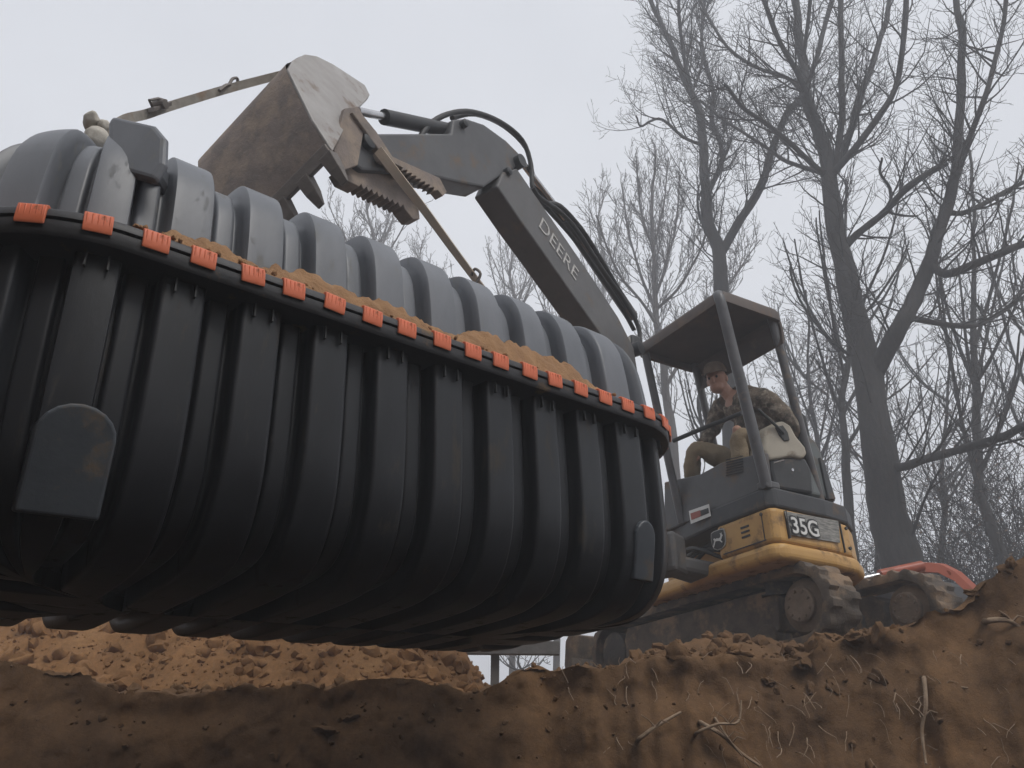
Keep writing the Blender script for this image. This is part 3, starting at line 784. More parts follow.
# lettering along the boom
t0, t1 = BP(536, 219, .103), BP(582, 287, .103)
up_ = BP(566, 238, .103) - BP(547, 258, .103)
text_part('DEERE', .185, (BP(540, 222, .103) + BP(577, 276, .103)) * .5, t1 - t0, up_, .002, 'boom_lettering', m_letter, boom, bold=-.001)
stick_l = [(350, 143), (378, 133), (420, 133), (451, 133), (453, 119), (466, 118), (484, 124), (506, 140), (519, 153), (522, 160), (515, 168), (499, 177), (484, 187), (462, 183), (440, 178), (400, 172), (362, 170), (350, 160)]
stick = plate(stick_l, .085, -.085).build('stick', m_panel, exc, bevel=.015)
MB().lathe([(.05, -.13), (.05, .13)], BP(508, 168), BN, 16).build('boom_pin', m_dark, exc, smooth=40)
MB().tube([BP(384, 117), BP(452, 131)], .047, 12).build('bucket_cylinder', m_dark, exc, smooth=50)
MB().tube([BP(358, 111), BP(390, 118)], .024, 10).build('cylinder_rod', m_chrome, exc, smooth=50)
MB().tube([BP(566, 219, -.02), BP(632, 317, -.02)], .055, 12).build('arm_cylinder', m_dark, exc, smooth=50)
MB().tube([BP(517, 156, -.02), BP(572, 228, -.02)], .026, 10).build('cylinder_rod', m_chrome, exc, smooth=50)
for o_, pts in [(.02, [(420, 162), (417, 146), (428, 126), (448, 114), (472, 112), (500, 122), (522, 140), (531, 165), (533, 190), (545, 206), (578, 244), (618, 302), (634, 330)]),
                (-.05, [(452, 118), (476, 114), (504, 126), (526, 148), (532, 172), (541, 196), (570, 232), (612, 292)]),
                (.07, [(533, 188), (540, 198), (560, 212), (578, 232), (604, 272), (624, 300), (638, 326), (640, 345)]),
                (.05, [(545, 204), (560, 206), (582, 230), (600, 258), (624, 298), (636, 318)])]:
    MB().tube(smoothpts([BP(x, y, o_) for x, y in pts], 4), .019, 8).build('hydraulic_hose', m_black, exc, smooth=50)
for px, py, r_ in [(355, 150, .045), (452, 131, .028), (496, 178, .03), (628, 352, .06)]:
    MB().lathe([(r_ * .6, .128), (r_, .122), (r_, -.122), (r_ * .6, -.128)], BP(px, py), BN, 14).build('pivot_pin', m_dark, exc, smooth=40)
# bucket link and thumb
plate([(352, 112), (359, 110), (377, 132), (399, 166), (394, 170), (372, 140)], .13, .08).build('bucket_link', m_rust, exc, bevel=.006)
plate([(352, 112), (359, 110), (377, 132), (399, 166), (394, 170), (372, 140)], -.08, -.13).build('bucket_link', m_rust, exc, bevel=.006)
def teeth(a, b, n_, d):                 # saw-toothed edge from a to b (pixels)
    out = []; ax, ay = a; bx, by = b; L_ = math.hypot(bx - ax, by - ay); nx, ny = (ay - by) / L_, (bx - ax) / L_
    for i in range(n_):
        t = i / n_; out += [(ax + (bx - ax) * t, ay + (by - ay) * t), (ax + (bx - ax) * (t + .62 / n_) + nx * d, ay + (by - ay) * (t + .62 / n_) + ny * d), (ax + (bx - ax) * (t + .75 / n_), ay + (by - ay) * (t + .75 / n_))]
    return out
th = [(336, 151), (352, 118), (376, 131), (399, 165), (410, 186), (419, 210), (420, 219), (413, 219)] + teeth((405, 209), (358, 186), 9, 3.4) + [(346, 180), (340, 170), (348, 164), (340, 158)]
plate(th, .05, -.04).build('thumb', m_rust, exc, bevel=.004)
plate([(380, 150), (400, 160), (440, 178), (447, 192), (443, 196)] + teeth((438, 190), (402, 167), 8, -3.0)[::1] + [(384, 158)], .16, .10).build('thumb_tine', m_rust, exc, bevel=.003)

# bucket: a curved shell between two side plates, rolled over with its teeth down to the right
Fb = 2.98
side_px = [(288, 69), (293, 60), (305, 54), (317, 56), (333, 64), (350, 75), (365, 85), (370, 95), (364, 103), (351, 114), (342, 134), (333, 151), (313, 120)]
BWv = V((-.62, .47, -.29)).normalized() * .75        # bucket width
bn = BWv.normalized()
S0 = [onplane(px, py, G(333, 110, Fb), bn) for px, py in side_px]
bk = MB().prism(S0, bn * .028).build('bucket', m_worn, exc, bevel=.005)
MB().prism([p + BWv for p in S0], -bn * .028).build('side_plate', m_rust, bk, bevel=.005)
# shell: sweep of the back edge of the side plate (lip -> heel -> top)
edge = smoothpts([S0[11], S0[12], S0[0], S0[1], S0[2], S0[3], S0[4], S0[5], S0[6], S0[7], S0[8]], 4)
mb = MB(); cen = sum(S0, V((0, 0, 0))) / len(S0); vs = []; m_ = len(edge); k = 14
inn = [p + (cen - p).normalized() * .022 for p in edge]
for q in range(k + 1):
    for p in edge: vs.append(p + bn * .012 + (BWv - bn * .024) * (q / k) )
for q in range(k + 1):
    for p in inn: vs.append(p + bn * .012 + (BWv - bn * .024) * (q / k))
nn_ = (k + 1) * m_; fs = []
for q in range(k):
    for i in range(m_ - 1):
        a = q * m_ + i; fs.append((a, a + 1, a + m_ + 1, a + m_)); fs.append((a + nn_, a + nn_ + m_, a + nn_ + m_ + 1, a + nn_ + 1))
    a = q * m_; fs.append((a, a + m_, a + m_ + nn_, a + nn_)); a = q * m_ + m_ - 1; fs.append((a, a + nn_, a + m_ + nn_, a + m_))
mb.add(vs, fs).build('bucket_shell', m_rust, bk, smooth=40)
lipd = (S0[11] - S0[12]).normalized()
MB().box(S0[11] + BWv * .5 - lipd * .02, BWv, lipd, lipd.cross(BWv), BWv.length - .02, .07, .03).build('cutting_edge', m_tooth, bk, bevel=.006)
crs = lipd.cross(bn).normalized()
for q in range(5):
    b0 = S0[11] + BWv * (.05 + .225 * q)
    mb = MB(); 
    base = [b0 + bn * s_ * .038 + crs * t_ * .032 for s_, t_ in ((-1, -1), (1, -1), (1, 1), (-1, 1))]
    mid = [b0 + lipd * .09 + bn * s_ * .032 + crs * t_ * .026 for s_, t_ in ((-1, -1), (1, -1), (1, 1), (-1, 1))]
    tip = [b0 + lipd * .17 + bn * s_ * .02 + crs * t_ * .006 for s_, t_ in ((-1, -1), (1, -1), (1, 1), (-1, 1))]
    mb.add(base + mid + tip, [(3, 2, 1, 0), (8, 9, 10, 11)] + [(a, (a + 1) % 4, (a + 1) % 4 + 4, a + 4) for a in range(4)] + [(a + 4, (a + 1) % 4 + 4, (a + 1) % 4 + 8, a + 8) for a in range(4)])
    mb.build('tooth', m_tooth, bk, bevel=.004)
mb = MB()
for o_ in (.11, -.11): mb.prism([BP(px, py, o_) for px, py in [(345, 108), (358, 106), (366, 120), (358, 165), (340, 172), (334, 150)]], BN * -.03)
mb.build('bucket_ear', m_rust, bk, bevel=.005)

# ---------------------------------------------------------------- lifting straps
def strap(pts, wd, th, nm, m, lab, wdir, tw=0, extra=None):
    P = smoothpts(pts, 8); mb = MB(); vs = []
    for i, p in enumerate(P):
        t = (P[min(i + 1, len(P) - 1)] - P[max(i - 1, 0)]).normalized()
        ww = V(wdir); ww = (ww - t * ww.dot(t)).normalized(); ww = M.Rotation(tw * i / len(P), 3, t) @ ww
        nn = t.cross(ww)
        for a, b in ((-1, -1), (1, -1), (1, 1), (-1, 1)): vs.append(p + ww * a * wd / 2 + nn * b * th / 2)
    fs = [(i * 4 + k, i * 4 + (k + 1) % 4, (i + 1) * 4 + (k + 1) % 4, (i + 1) * 4 + k) for i in range(len(P) - 1) for k in range(4)]
    fs += [(3, 2, 1, 0), tuple(len(vs) - 4 + k for k in range(4))]
    e = empty(nm, pts[0]); tag(e, lab, 'strap', 'lifting straps'); mb.add(vs, fs).build('webbing', m, e)
    return e
ls = strap([T(-1.1, .0, .555), G(112, 130, 2.40), G(150, 113, 2.55), G(200, 97, 2.75), G(238, 86, 2.87), G(284, 74, 3.02)], .042, .006, 'lifting_strap', m_strap, 'grey strap from the left tank end to the bucket, with a ratchet and hook', (0, .3, 1), 1.1)
mb = MB(); rt = G(160, 107, 2.56); d_ = (G(200, 97, 2.75) - G(130, 121, 2.45)).normalized(); up_ = V((0, -.35, 1)).normalized()
mb.box(rt, d_, up_.cross(d_), up_, .14, .035, .02); mb.tube([rt - d_ * .06 + up_ * .012, rt - d_ * .09 + up_ * .05, rt - d_ * .02 + up_ * .045, rt + d_ * .05 + up_ * .02], .007, 6)
mb.lathe([(.022, -.03), (.022, .03)], rt + up_ * .01, up_.cross(d_), 12)
mb.build('ratchet', m_tooth, ls, bevel=.002)
mb = MB(); hk = G(233, 85, 2.86)
mb.tube(smoothpts([hk - d_ * .14 + up_ * -.005, hk - d_ * .07 + up_ * .012, hk, hk + d_ * .06 + up_ * .005], 4), .009, 6)
mb.tube(smoothpts([hk - d_ * .04 + up_ * .01, hk - d_ * .01 + up_ * .035, hk + d_ * .04 + up_ * .03, hk + d_ * .05], 4), .008, 6)
mb.build('hook', m_tooth, ls, smooth=50)
rs = strap([G(378, 150, 3.0), G(398, 176, 3.05), G(425, 211, 3.15), G(455, 252, 3.28), G(488, 296, 3.45), G(488, 296, 3.45) + (G(488, 296, 3.45) - G(455, 252, 3.28)) * 1.88], .05, .006, 'lifting_strap', m_strapr, 'clay stained strap running from the thumb down to the right half of the tank', (1, -.6, .35), .8)
mb = MB(); hk = G(471, 276, 3.36); mb.tube(smoothpts([hk, hk + V((.02, -.02, .03)), hk + V((.05, -.02, .0)), hk + V((.03, -.01, -.05))], 4), .008, 6)
mb.build('hook', m_tooth, rs, smooth=50)

# ---------------------------------------------------------------- operator
def skinmesh(chains, name, m, parent, sub=2, vox=0, root=0, extra=None):
    bm = bmesh.new(); lay = bm.verts.layers.skin.verify(); vd = {}
    def vt(k, p, r):
        if k in vd: return vd[k]
        v = bm.verts.new(p); v[lay].radius = (r, r); v[lay].use_root = (len(vd) == 0); vd[k] = v; return v
    for ch in chains:
        prev = None
        for k in ch:
            p, r = SK[k]; v = vt(k, p, r)
            if prev and not bm.edges.get((prev, v)): bm.edges.new((prev, v))
            prev = v
    me = bpy.data.meshes.new(name + '_skeleton'); bm.to_mesh(me); bm.free()
    o = bpy.data.objects.new(name, me); col.objects.link(o)
    o.modifiers.new('skin', 'SKIN').use_smooth_shade = True
    s = o.modifiers.new('sub', 'SUBSURF'); s.levels = sub; s.render_levels = sub
    dg = bpy.context.evaluated_depsgraph_get(); me2 = bpy.data.meshes.new_from_object(o.evaluated_get(dg))
    if extra or vox:
        bm = bmesh.new(); bm.from_mesh(me2)
        if extra: extra(bm)
        bm.to_mesh(me2); bm.free()
    o.modifiers.clear(); o.data = me2
    if vox:
        r = o.modifiers.new('fuse', 'REMESH'); r.mode = 'VOXEL'; r.voxel_size = vox; r.use_smooth_shade = True
        dg = bpy.context.evaluated_depsgraph_get(); me3 = bpy.data.meshes.new_from_object(o.evaluated_get(dg)); o.modifiers.clear(); o.data = me3; me2 = me3
        bm = bmesh.new(); bm.from_mesh(me3); bm.verts.ensure_lookup_table(); seen = set(); isl = []
        for v0 in bm.verts:
            if v0 in seen: continue
            st_ = [v0]; seen.add(v0); cur = []
            while st_:
                v = st_.pop(); cur.append(v)
                for e_ in v.link_edges:
                    x = e_.other_vert(v)
                    if x not in seen: seen.add(x); st_.append(x)
            isl.append(cur)
        isl.sort(key=len)
        for c in isl[:-1]: bmesh.ops.delete(bm, geom=c, context='VERTS')
        bm.to_mesh(me3); bm.free()
    me2.materials.clear(); me2.materials.append(m)
    me2.polygons.foreach_set('use_smooth', [True] * len(me2.polygons))
    if parent: o.parent = parent
    return o
def Q(px, py, w_): return onplane(px, py, H(0, w_, 0), HW)      # point at w_ metres behind the deck's front edge
J = dict(pel=Q(760, 464, .42), wai=Q(758, 441, .38), che=Q(751, 415, .32), upc=Q(744, 401, .28), nek=Q(729, 394, .20), hed=Q(717, 380, .13),
         lsh=Q(768, 399, .26), lel=Q(796, 430, .44), lwr=Q(776, 448, .38), rsh=Q(722, 406, .33), rel=Q(712, 430, .28), rwr=Q(701, 446, .15),
         lhp=Q(772, 466, .38), lkn=Q(737, 430, .08), lan=Q(744, 492, .14), lto=Q(738, 497, .08),
         rhp=Q(748, 468, .46), rkn=Q(694, 447, .08), ran=Q(690, 496, .14), rto=Q(682, 500, .08))
fwd_ = (-HW * 1.0 - HU * .45 - HZ * .28).normalized()
SK = {}
def sk(**k):
    for a, r in k.items(): SK[a] = (J[a], r)
sk(pel=.13, wai=.125, che=.14, upc=.10, nek=.055, lsh=.06, lel=.042, lwr=.028, rsh=.06, rel=.042, rwr=.028, lhp=.08, lkn=.045, lan=.038, lto=.035, rhp=.08, rkn=.045, ran=.038, rto=.035)
def head_and_hands(bm):
    def blob(c, ax, r, s, sub=3):
        res = bmesh.ops.create_icosphere(bm, subdivisions=sub, radius=1); x = ax.normalized(); z = HZ - x * x.z; z.normalize(); y = z.cross(x)
        for v in res['verts']:
            q = v.co.copy(); v.co = c + x * (q.x * s[0]) * r + y * (q.y * s[1]) * r + z * (q.z * s[2]) * r
    h = J['hed']; f = fwd_; z = (HZ - f * f.z).normalized(); y = z.cross(f)
    blob(h + z * .02, f, .1, (1.0, .78, 1.1)); blob(h + f * .035 - z * .07, f, .07, (.95, .85, .75))
    blob(h + f * .108 - z * .015, f, .02, (1.1, .7, 1.3), 2)                    # nose
    blob(h + f * .085 + z * .02, f, .03, (.6, 1.8, .35), 2)                       # brow
    blob(h + f * .094 - z * .058, f, .016, (.6, 1.7, .5), 2)                      # mouth
    for s in (-1, 1): blob(h + y * s * .082 - f * .005 - z * .005, f, .03, (.6, .35, 1.0), 2)
    for wr, el, tgt in (('lwr', 'lel', -HW - HU * .3), ('rwr', 'rel', -HW * .6 - HZ * .6)):
        p = J[wr]; d = ((p - J[el]).normalized() + tgt.normalized() * .5).normalized(); sd_ = d.cross(HZ).normalized(); nn = sd_.cross(d)
        blob(p + d * .05, d, .05, (1.0, .85, .42), 2); blob(p + d * .02, d, .03, (1.2, 1, .9), 2)
        for q, ln in enumerate((.07, .08, .075, .06)):
            b0 = p + d * .085 + sd_ * (-.033 + .022 * q); k1 = b0 + d * ln * .55 - nn * .01; k2 = k1 + d * ln * .3 - nn * .03
            for a, b in ((b0 - d * .03, k1), (k1, k2)):
                for t in range(8): blob(a + (b - a) * t / 7, d, .0115, (1, 1, 1), 2)
        b0 = p + d * .03 - sd_ * .035
        for t in range(9): blob(b0 + (d * .05 - sd_ * .028 - nn * .025) * t / 8, d, .0128, (1, 1, 1), 2)
def neck_bridge(bm):
    head_and_hands(bm)
    for a_, b_ in (('pel', 'wai'), ('wai', 'che'), ('che', 'upc'), ('upc', 'nek'), ('upc', 'lsh'), ('lsh', 'lel'), ('lel', 'lwr'), ('upc', 'rsh'), ('rsh', 'rel'), ('rel', 'rwr'),
                   ('pel', 'lhp'), ('lhp', 'lkn'), ('lkn', 'lan'), ('lan', 'lto'), ('pel', 'rhp'), ('rhp', 'rkn'), ('rkn', 'ran'), ('ran', 'rto')):
        (pa, ra), (pb, rb_) = SK[a_], SK[b_]; n_ = max(3, int((pb - pa).length / (.5 * min(ra, rb_))) + 1)
        for t in range(n_ + 1):
            q_ = t / n_; res = bmesh.ops.create_icosphere(bm, subdivisions=2, radius=(ra + (rb_ - ra) * q_) * .85); c = pa + (pb - pa) * q_
            for v in res['verts']: v.co += c
    for t in range(6):
        res = bmesh.ops.create_icosphere(bm, subdivisions=2, radius=.055); c = J['nek'] + (J['hed'] - J['nek']) * t / 5 - HZ * .01
        for v in res['verts']: v.co += c
man = skinmesh([['pel', 'wai', 'che', 'upc', 'nek'], ['upc', 'lsh', 'lel', 'lwr'], ['upc', 'rsh', 'rel', 'rwr'], ['pel', 'lhp', 'lkn', 'lan', 'lto'], ['pel', 'rhp', 'rkn', 'ran', 'rto']],
               'person', m_skin, None, 2, .006, extra=neck_bridge)
tag(man, 'operator in a brown cap, camouflage jacket and khaki trousers sitting under the canopy', 'person')
def fat(d): 
    for k, dr in d.items(): SK[k] = (J[k], dr)
def cloth_wrinkle(bm):
    for v in bm.verts:
        v.co += v.normal * (.010 * N.noise(v.co * 16) + .006 * N.noise(v.co * 37))
fat(dict(pel=.15, wai=.165, che=.18, upc=.13, nek=.08, lsh=.095, lel=.072, lwr=.05, rsh=.095, rel=.072, rwr=.05))
J2 = dict(J); SK['lwr'] = (J['lel'] + (J['lwr'] - J['lel']) * .93, .048); SK['rwr'] = (J['rel'] + (J['rwr'] - J['rel']) * .93, .048)
SK['nek'] = (J['upc'] + (J['nek'] - J['upc']) * .6, .075)
skinmesh([['pel', 'wai', 'che', 'upc', 'nek'], ['upc', 'lsh', 'lel', 'lwr'], ['upc', 'rsh', 'rel', 'rwr']], 'jacket', m_camo, man, 3, 0, extra=cloth_wrinkle)
fat(dict(pel=.16, lhp=.11, lkn=.092, lan=.065, rhp=.11, rkn=.092, ran=.065))
SK['lan'] = (J['lkn'] + (J['lan'] - J['lkn']) * .9, .062); SK['ran'] = (J['rkn'] + (J['ran'] - J['rkn']) * .9, .062)
skinmesh([['pel', 'lhp', 'lkn', 'lan'], ['pel', 'rhp', 'rkn', 'ran']], 'trousers', m_khaki, man, 3, 0, extra=cloth_wrinkle)
fat(dict(lan=.055, lto=.05, ran=.055, rto=.05))
for a, b in (('lan', 'lto'), ('ran', 'rto')):
    skinmesh([[a, b]], 'boot', m_boot, man, 2)
h = J['hed']; f = fwd_; z = (HZ - f * f.z).normalized(); y = z.cross(f)
mb = MB(); vs = []; k = 24
for r, t in [(1.0, .045), (1.0, .065), (.97, .095), (.85, .125), (.6, .145), (.25, .152)]:
    for i in range(k):
        a = math.tau * i / k; vs.append(h + f * (math.cos(a) * .112 * r) + y * (math.sin(a) * .092 * r) + z * t)
fs = [(i * k + j, i * k + (j + 1) % k, (i + 1) * k + (j + 1) % k, (i + 1) * k + j) for i in range(5) for j in range(k)] + [tuple(range(5 * k, 6 * k))]
mb.add(vs, fs)
br = [(.085, .085), (.14, .075), (.175, .045), (.185, 0), (.175, -.045), (.14, -.075), (.085, -.085)]
mb.prism([h + f * a + y * b + z * (.052 - .25 * (a - .085)) for a, b in br], z * .008)
mb.build('cap', m_cap, man, smooth=60)
mb = MB(); mb.lump(h - f * .05 - z * .0, .08, (.8, 1, .95), .1, 3)
mb.build('hair', m_hair, man, smooth=80, fix=False)
for s in (-1, 1): MB().lump(h + f * .092 + y * s * .033 + z * .008, .012, (1, 1, .7), 0, 2).build('eye', m_eye, man, smooth=80, fix=False)

# ---------------------------------------------------------------- red machine behind the tracks
red = empty('red_loader', G(930, 600, 7.6)); tag(red, 'red loader arms with a red hydraulic cylinder rising behind the excavator tracks', 'loader')
mb = MB()
for dF in (0, .55):
    for q, pts in enumerate([[(905, 574), (922, 566), (938, 567), (954, 575), (968, 588), (980, 600), (985, 612)]]):
        up_p = [G(x, y - 4, 7.5 + dF) for x, y in pts]; lo_p = [G(x, y + 6, 7.5 + dF) for x, y in pts][::-1]
        mb.prism(up_p + lo_p, V((.09, .03, 0)))
mb.tube([G(948, 573, 7.5), G(948, 573, 8.2)], .03, 10)
mb.build('loader_arm', m_red, red, bevel=.006)
MB().tube([G(880, 575, 7.42), G(922, 566, 7.46)], .05, 12).build('cylinder', m_red, red, smooth=50)
MB().tube([G(856, 580, 7.4), G(882, 574.5, 7.42)], .024, 10).build('cylinder_rod', m_chrome, red, smooth=50)
mb = MB(); mb.box(G(850, 586, 7.42), HU, HW, HZ, .10, .16, .14); mb.box(G(848, 604, 7.6), HU, HW, HZ, .35, .3, .32); mb.build('mount', m_red, red, bevel=.02)
mb = MB(); mb.box(G(905, 610, 8.2), HU, HW, HZ, .9, 1.5, .45); mb.build('chassis', m_dark, red, bevel=.05)
for dq in (-.45, .5):
    for du in (-.4, .45): MB().lathe([(.05, -.1), (.24, -.1), (.28, -.06), (.28, .06), (.24, .1), (.05, .1)], V((G(905, 610, 8.2).x, 8.2, .22)) + HW * dq + HU * du, HU, 20).build('wheel', m_rubber, red, smooth=40)
# steel stand seen through the gap under the tank
st = empty('steel_stand', G(495, 690, 8.3)); tag(st, 'grey steel post with a crossbeam standing behind the pit, seen under the tank', 'stand')
MB().box(G(495, 668, 8.3), (1, 0, 0), (0, 1, 0), (0, 0, 1), .085, .085, 1.5).build('post', m_wood, st, bevel=.006)
MB().box(G(512, 648, 8.2), (1, .05, 0), (-.05, 1, 0), (0, 0, 1), .95, .08, .13).build('crossbeam', m_wood, st, bevel=.006)

# ---------------------------------------------------------------- bare trees
class Tree:
    def __init__(s, seed, twig=1.0, minr=.004, up=.25, ang=(28, 62), leaves=0):
        s.rn = random.Random(seed); s.tr = MB(); s.cr = MB(); s.lf = MB(); s.minr = minr; s.up = up; s.ang = ang; s.twig = twig; s.leaves = leaves; s.n = 0
    def limb(s, P, r0, r1, mb=None, n=8, knots=1.0):
        L_ = len(P); rad = [r0 + (r1 - r0) * (i / (L_ - 1)) ** .72 for i in range(L_)]
        rad = [r * (1 + .08 * knots * s.rn.uniform(-1, 1)) for r in rad]
        (mb or s.tr).tube(P, rad, n, caps=False); return rad
    def side(s, P, rad, lvl, dens, Lk, start=.12, lmax=3):
        tot = sum((P[i + 1] - P[i]).length for i in range(len(P) - 1)); k = max(1, int(tot * dens * s.rn.uniform(.85, 1.15) + s.rn.random()))
        for q in range(k):
            t = start + (1 - start) * (q + s.rn.random()) / k; x = t * (len(P) - 1); i = min(int(x), len(P) - 2)
            p = P[i].lerp(P[i + 1], x - i); d = (P[i + 1] - P[i]).normalized(); r = rad[i] * .5
            a = R(s.rn.uniform(*s.ang)); ax = d.orthogonal().normalized(); ax = M.Rotation(s.rn.uniform(0, math.tau), 3, d) @ ax
            dd = (d * math.cos(a) + ax * math.sin(a)).normalized()
            s.grow(p, dd, Lk * s.rn.uniform(.5, 1.25) * (1.1 - .45 * t), min(r, .010 * 2 ** (2 - lvl)), lvl, lmax)
    def grow(s, p, d, L_, r, lvl, lmax):
        nseg = 6 if lvl == 1 else (5 if lvl == 2 else 3); P = [p]; dd = d
        for i in range(nseg):
            j = V((s.rn.gauss(0, 1), s.rn.gauss(0, 1), s.rn.gauss(0, 1))) * (.12 if lvl < 3 else .18)
            dd = (dd + j + V((0, 0, s.up * (.5 if lvl > 1 else .8)))).normalized(); P.append(P[-1] + dd * L_ / nseg)
        r = max(r, s.minr); r1 = max(s.minr * .75, r * .3)
        rad = s.limb(P, r, r1, s.cr, 5 if lvl == 1 else 3, .5); s.n += 1
        if lvl < lmax:
            s.side(P, rad, lvl + 1, s.twig * (4.2 if lvl == 1 else 6.5), L_ * (.56 if lvl == 1 else .55), .15, lmax)
        if s.leaves and lvl >= lmax - 1:
            for q in range(2):
                if s.rn.random() < s.leaves:
                    c = P[-1 - q]; z = s.rn.uniform(.025, .05); u = V((s.rn.gauss(0, 1), s.rn.gauss(0, 1), s.rn.gauss(0, 1))).normalized(); v = u.orthogonal().normalized()
                    s.lf.add([c, c + u * z + v * z * .5, c + u * z * 2, c + u * z - v * z * .5], [(0, 1, 2, 3)])
    def build(s, nm, lab, cat, group, base, bark):
        e = empty(nm, base); tag(e, lab, cat, group)
        s.tr.build('trunk', bark, e, smooth=60, fix=False)
        if s.cr.v: s.cr.build('crown', bark, e, smooth=60, fix=False)
        if s.lf.v: s.lf.build('dry_leaves', m_leaf, e, fix=False)
        return e
def traced(T_, specs, F0, dens=3.0, Lk=1.0, lmax=3, grp=None):
    # each limb: (points in survey pixels, start radius m, end radius m, depth at start, depth at end)
    base = None; done = []
    for pts, r0, r1, f0, f1 in specs:
        n_ = len(pts); P0 = []
        for i, (x, y) in enumerate(pts):
            t = i / (n_ - 1); P0.append(G(x, y, F0 + f0 + (f1 - f0) * t + (.12 * T_.rn.uniform(-1, 1) if 0 < i < n_ - 1 else 0)))
        if done:                          # start inside the limb it grows from
            k = min(done, key=lambda c: (c - P0[0]).length_squared); sh = k - P0[0]
            for i in range(n_): P0[i] = P0[i] + sh * max(0, 1 - i / 2.0)
            if n_ > 2: P0[1] = P0[1] + V((0, sh.y * .3, 0))
        P = smoothpts(P0, 4)
        done += P
        P = [P[0]] + [p + V((N.noise(p * 1.1), N.noise(p * 1.1 + V((9, 0, 0))), 0)) * min(.06, r0 * .6) for p in P[1:-1]] + [P[-1]]
        rad = T_.limb(P, r0 * (1 if base is None else .8), r1, None, 16 if r0 > .15 else (10 if r0 > .08 else 7))
        st = .3 if base is None else .1
        T_.side(P, rad, 1, dens if base is not None else dens * .7, Lk * min(1, .3 + r0 / .10), st, lmax)
        if base is None: base = P[0]
    return base
GRP = 'bare trees behind the excavator'
# tall forked tree behind the canopy
t = Tree(11, 1.0, .0048, .22)
b = traced(t, [([(742, 735), (738, 600), (731, 430), (723, 320), (720, 286), (718, 248), (708, 224), (706, 186), (703, 145), (697, 104), (687, 83), (676, 56), (662, 25), (645, -12), (620, -70)], .215, .045, 0, .8),
               ([(718, 250), (737, 219), (761, 186), (770, 157), (786, 112), (799, 99), (815, 60), (830, 10), (850, -60)], .13, .05, 0, -1.2),
               ([(708, 190), (722, 161), (720, 141), (711, 120), (712, 91), (702, 50), (705, 0), (712, -60)], .085, .04, .1, 1.2),
               ([(697, 141), (680, 132), (662, 120), (650, 121), (640, 126), (636, 116)], .055, .02, .2, -.6),
               ([(692, 88), (683, 41), (679, 0), (690, -60)], .07, .035, .4, -.8),
               ([(701, 88), (706, 60), (704, 20), (722, -40)], .05, .03, .5, 1.0),
               ([(708, 224), (700, 212), (697, 200), (699, 185)], .05, .02, 0, .2)], 13.0, 4.4, 1.8)
t.build('bare_tree', 'tall bare tree forking above the canopy roof, stubby side branch on its left', 'tree', GRP, b, m_bark)
# the big tree right of the excavator
t = Tree(23, 1.0, .004, .18)
b = traced(t, [([(948, 735), (925, 640), (904, 567), (889, 513), (879, 447), (866, 363), (854, 313), (845, 270), (836, 232), (830, 178), (819, 137), (807, 99), (801, 60), (795, 0), (788, -60)], .35, .06, 0, .6),
               ([(868, 372), (879, 361), (902, 326), (918, 290), (931, 257), (940, 232), (948, 205), (953, 180), (956, 166), (960, 83), (964, 41), (958, 0), (955, -60)], .20, .05, 0, -1.0),
               ([(826, 172), (800, 150), (766, 124), (742, 108), (724, 84)], .075, .03, .2, -1.0),
               ([(828, 170), (790, 160), (765, 146), (720, 118), (700, 100)], .06, .02, .2, 1.6),
               ([(833, 172), (840, 163), (848, 137), (865, 83), (886, 21), (897, -40)], .10, .05, .2, 1.0),
               ([(834, 174), (848, 157), (881, 116), (898, 75), (906, 0), (912, -50)], .09, .04, .2, -1.3),
               ([(831, 172), (838, 145), (842, 83), (840, 0), (842, -60)], .09, .05, .2, .3),
               ([(820, 140), (812, 110), (798, 70), (775, 30), (752, -30)], .08, .04, .4, -1.0),
               ([(808, 104), (790, 84), (752, 66), (722, 40), (700, 0)], .06, .03, .5, 1.3),
               ([(800, 60), (808, 20), (812, -40)], .05, .035, .5, -.5),
               ([(846, 246), (862, 228), (886, 211), (906, 190), (928, 174), (946, 164)], .085, .05, 0, -.8),
               ([(887, 211), (889, 190), (880, 172), (882, 158)], .04, .02, -.4, -.9),
               ([(888, 213), (905, 214), (918, 216)], .035, .015, -.4, -.2),
               ([(931, 259), (950, 268), (973, 265), (1000, 254), (1024, 244), (1070, 230)], .09, .05, -.6, -1.4),
               ([(948, 203), (965, 206), (985, 203), (1005, 192), (1024, 182), (1060, 165)], .06, .035, -.7, -.1),
               ([(952, 190), (968, 145), (981, 104), (995, 60), (1004, 21), (1010, -40)], .07, .035, -.8, -1.6),
               ([(896, 463), (912, 465), (927, 459), (956, 451), (975, 446), (993, 440), (1010, 434), (1024, 426), (1070, 405)], .085, .05, 0, -1.6),
               ([(914, 322), (935, 325), (960, 326), (980, 324), (993, 317), (1010, 306), (1024, 292), (1060, 270)], .065, .035, -.2, .9),
               ([(866, 360), (848, 352), (830, 340), (800, 300), (790, 268)], .04, .02, 0, 1.0),
               ([(905, 560), (925, 500), (940, 470)], .03, .015, 0, -.6)], 10.5, 4.6, 1.6)
t.build('bare_tree', 'thickest bare tree right of the excavator, splitting into many upright limbs', 'tree', GRP, b, m_bark)
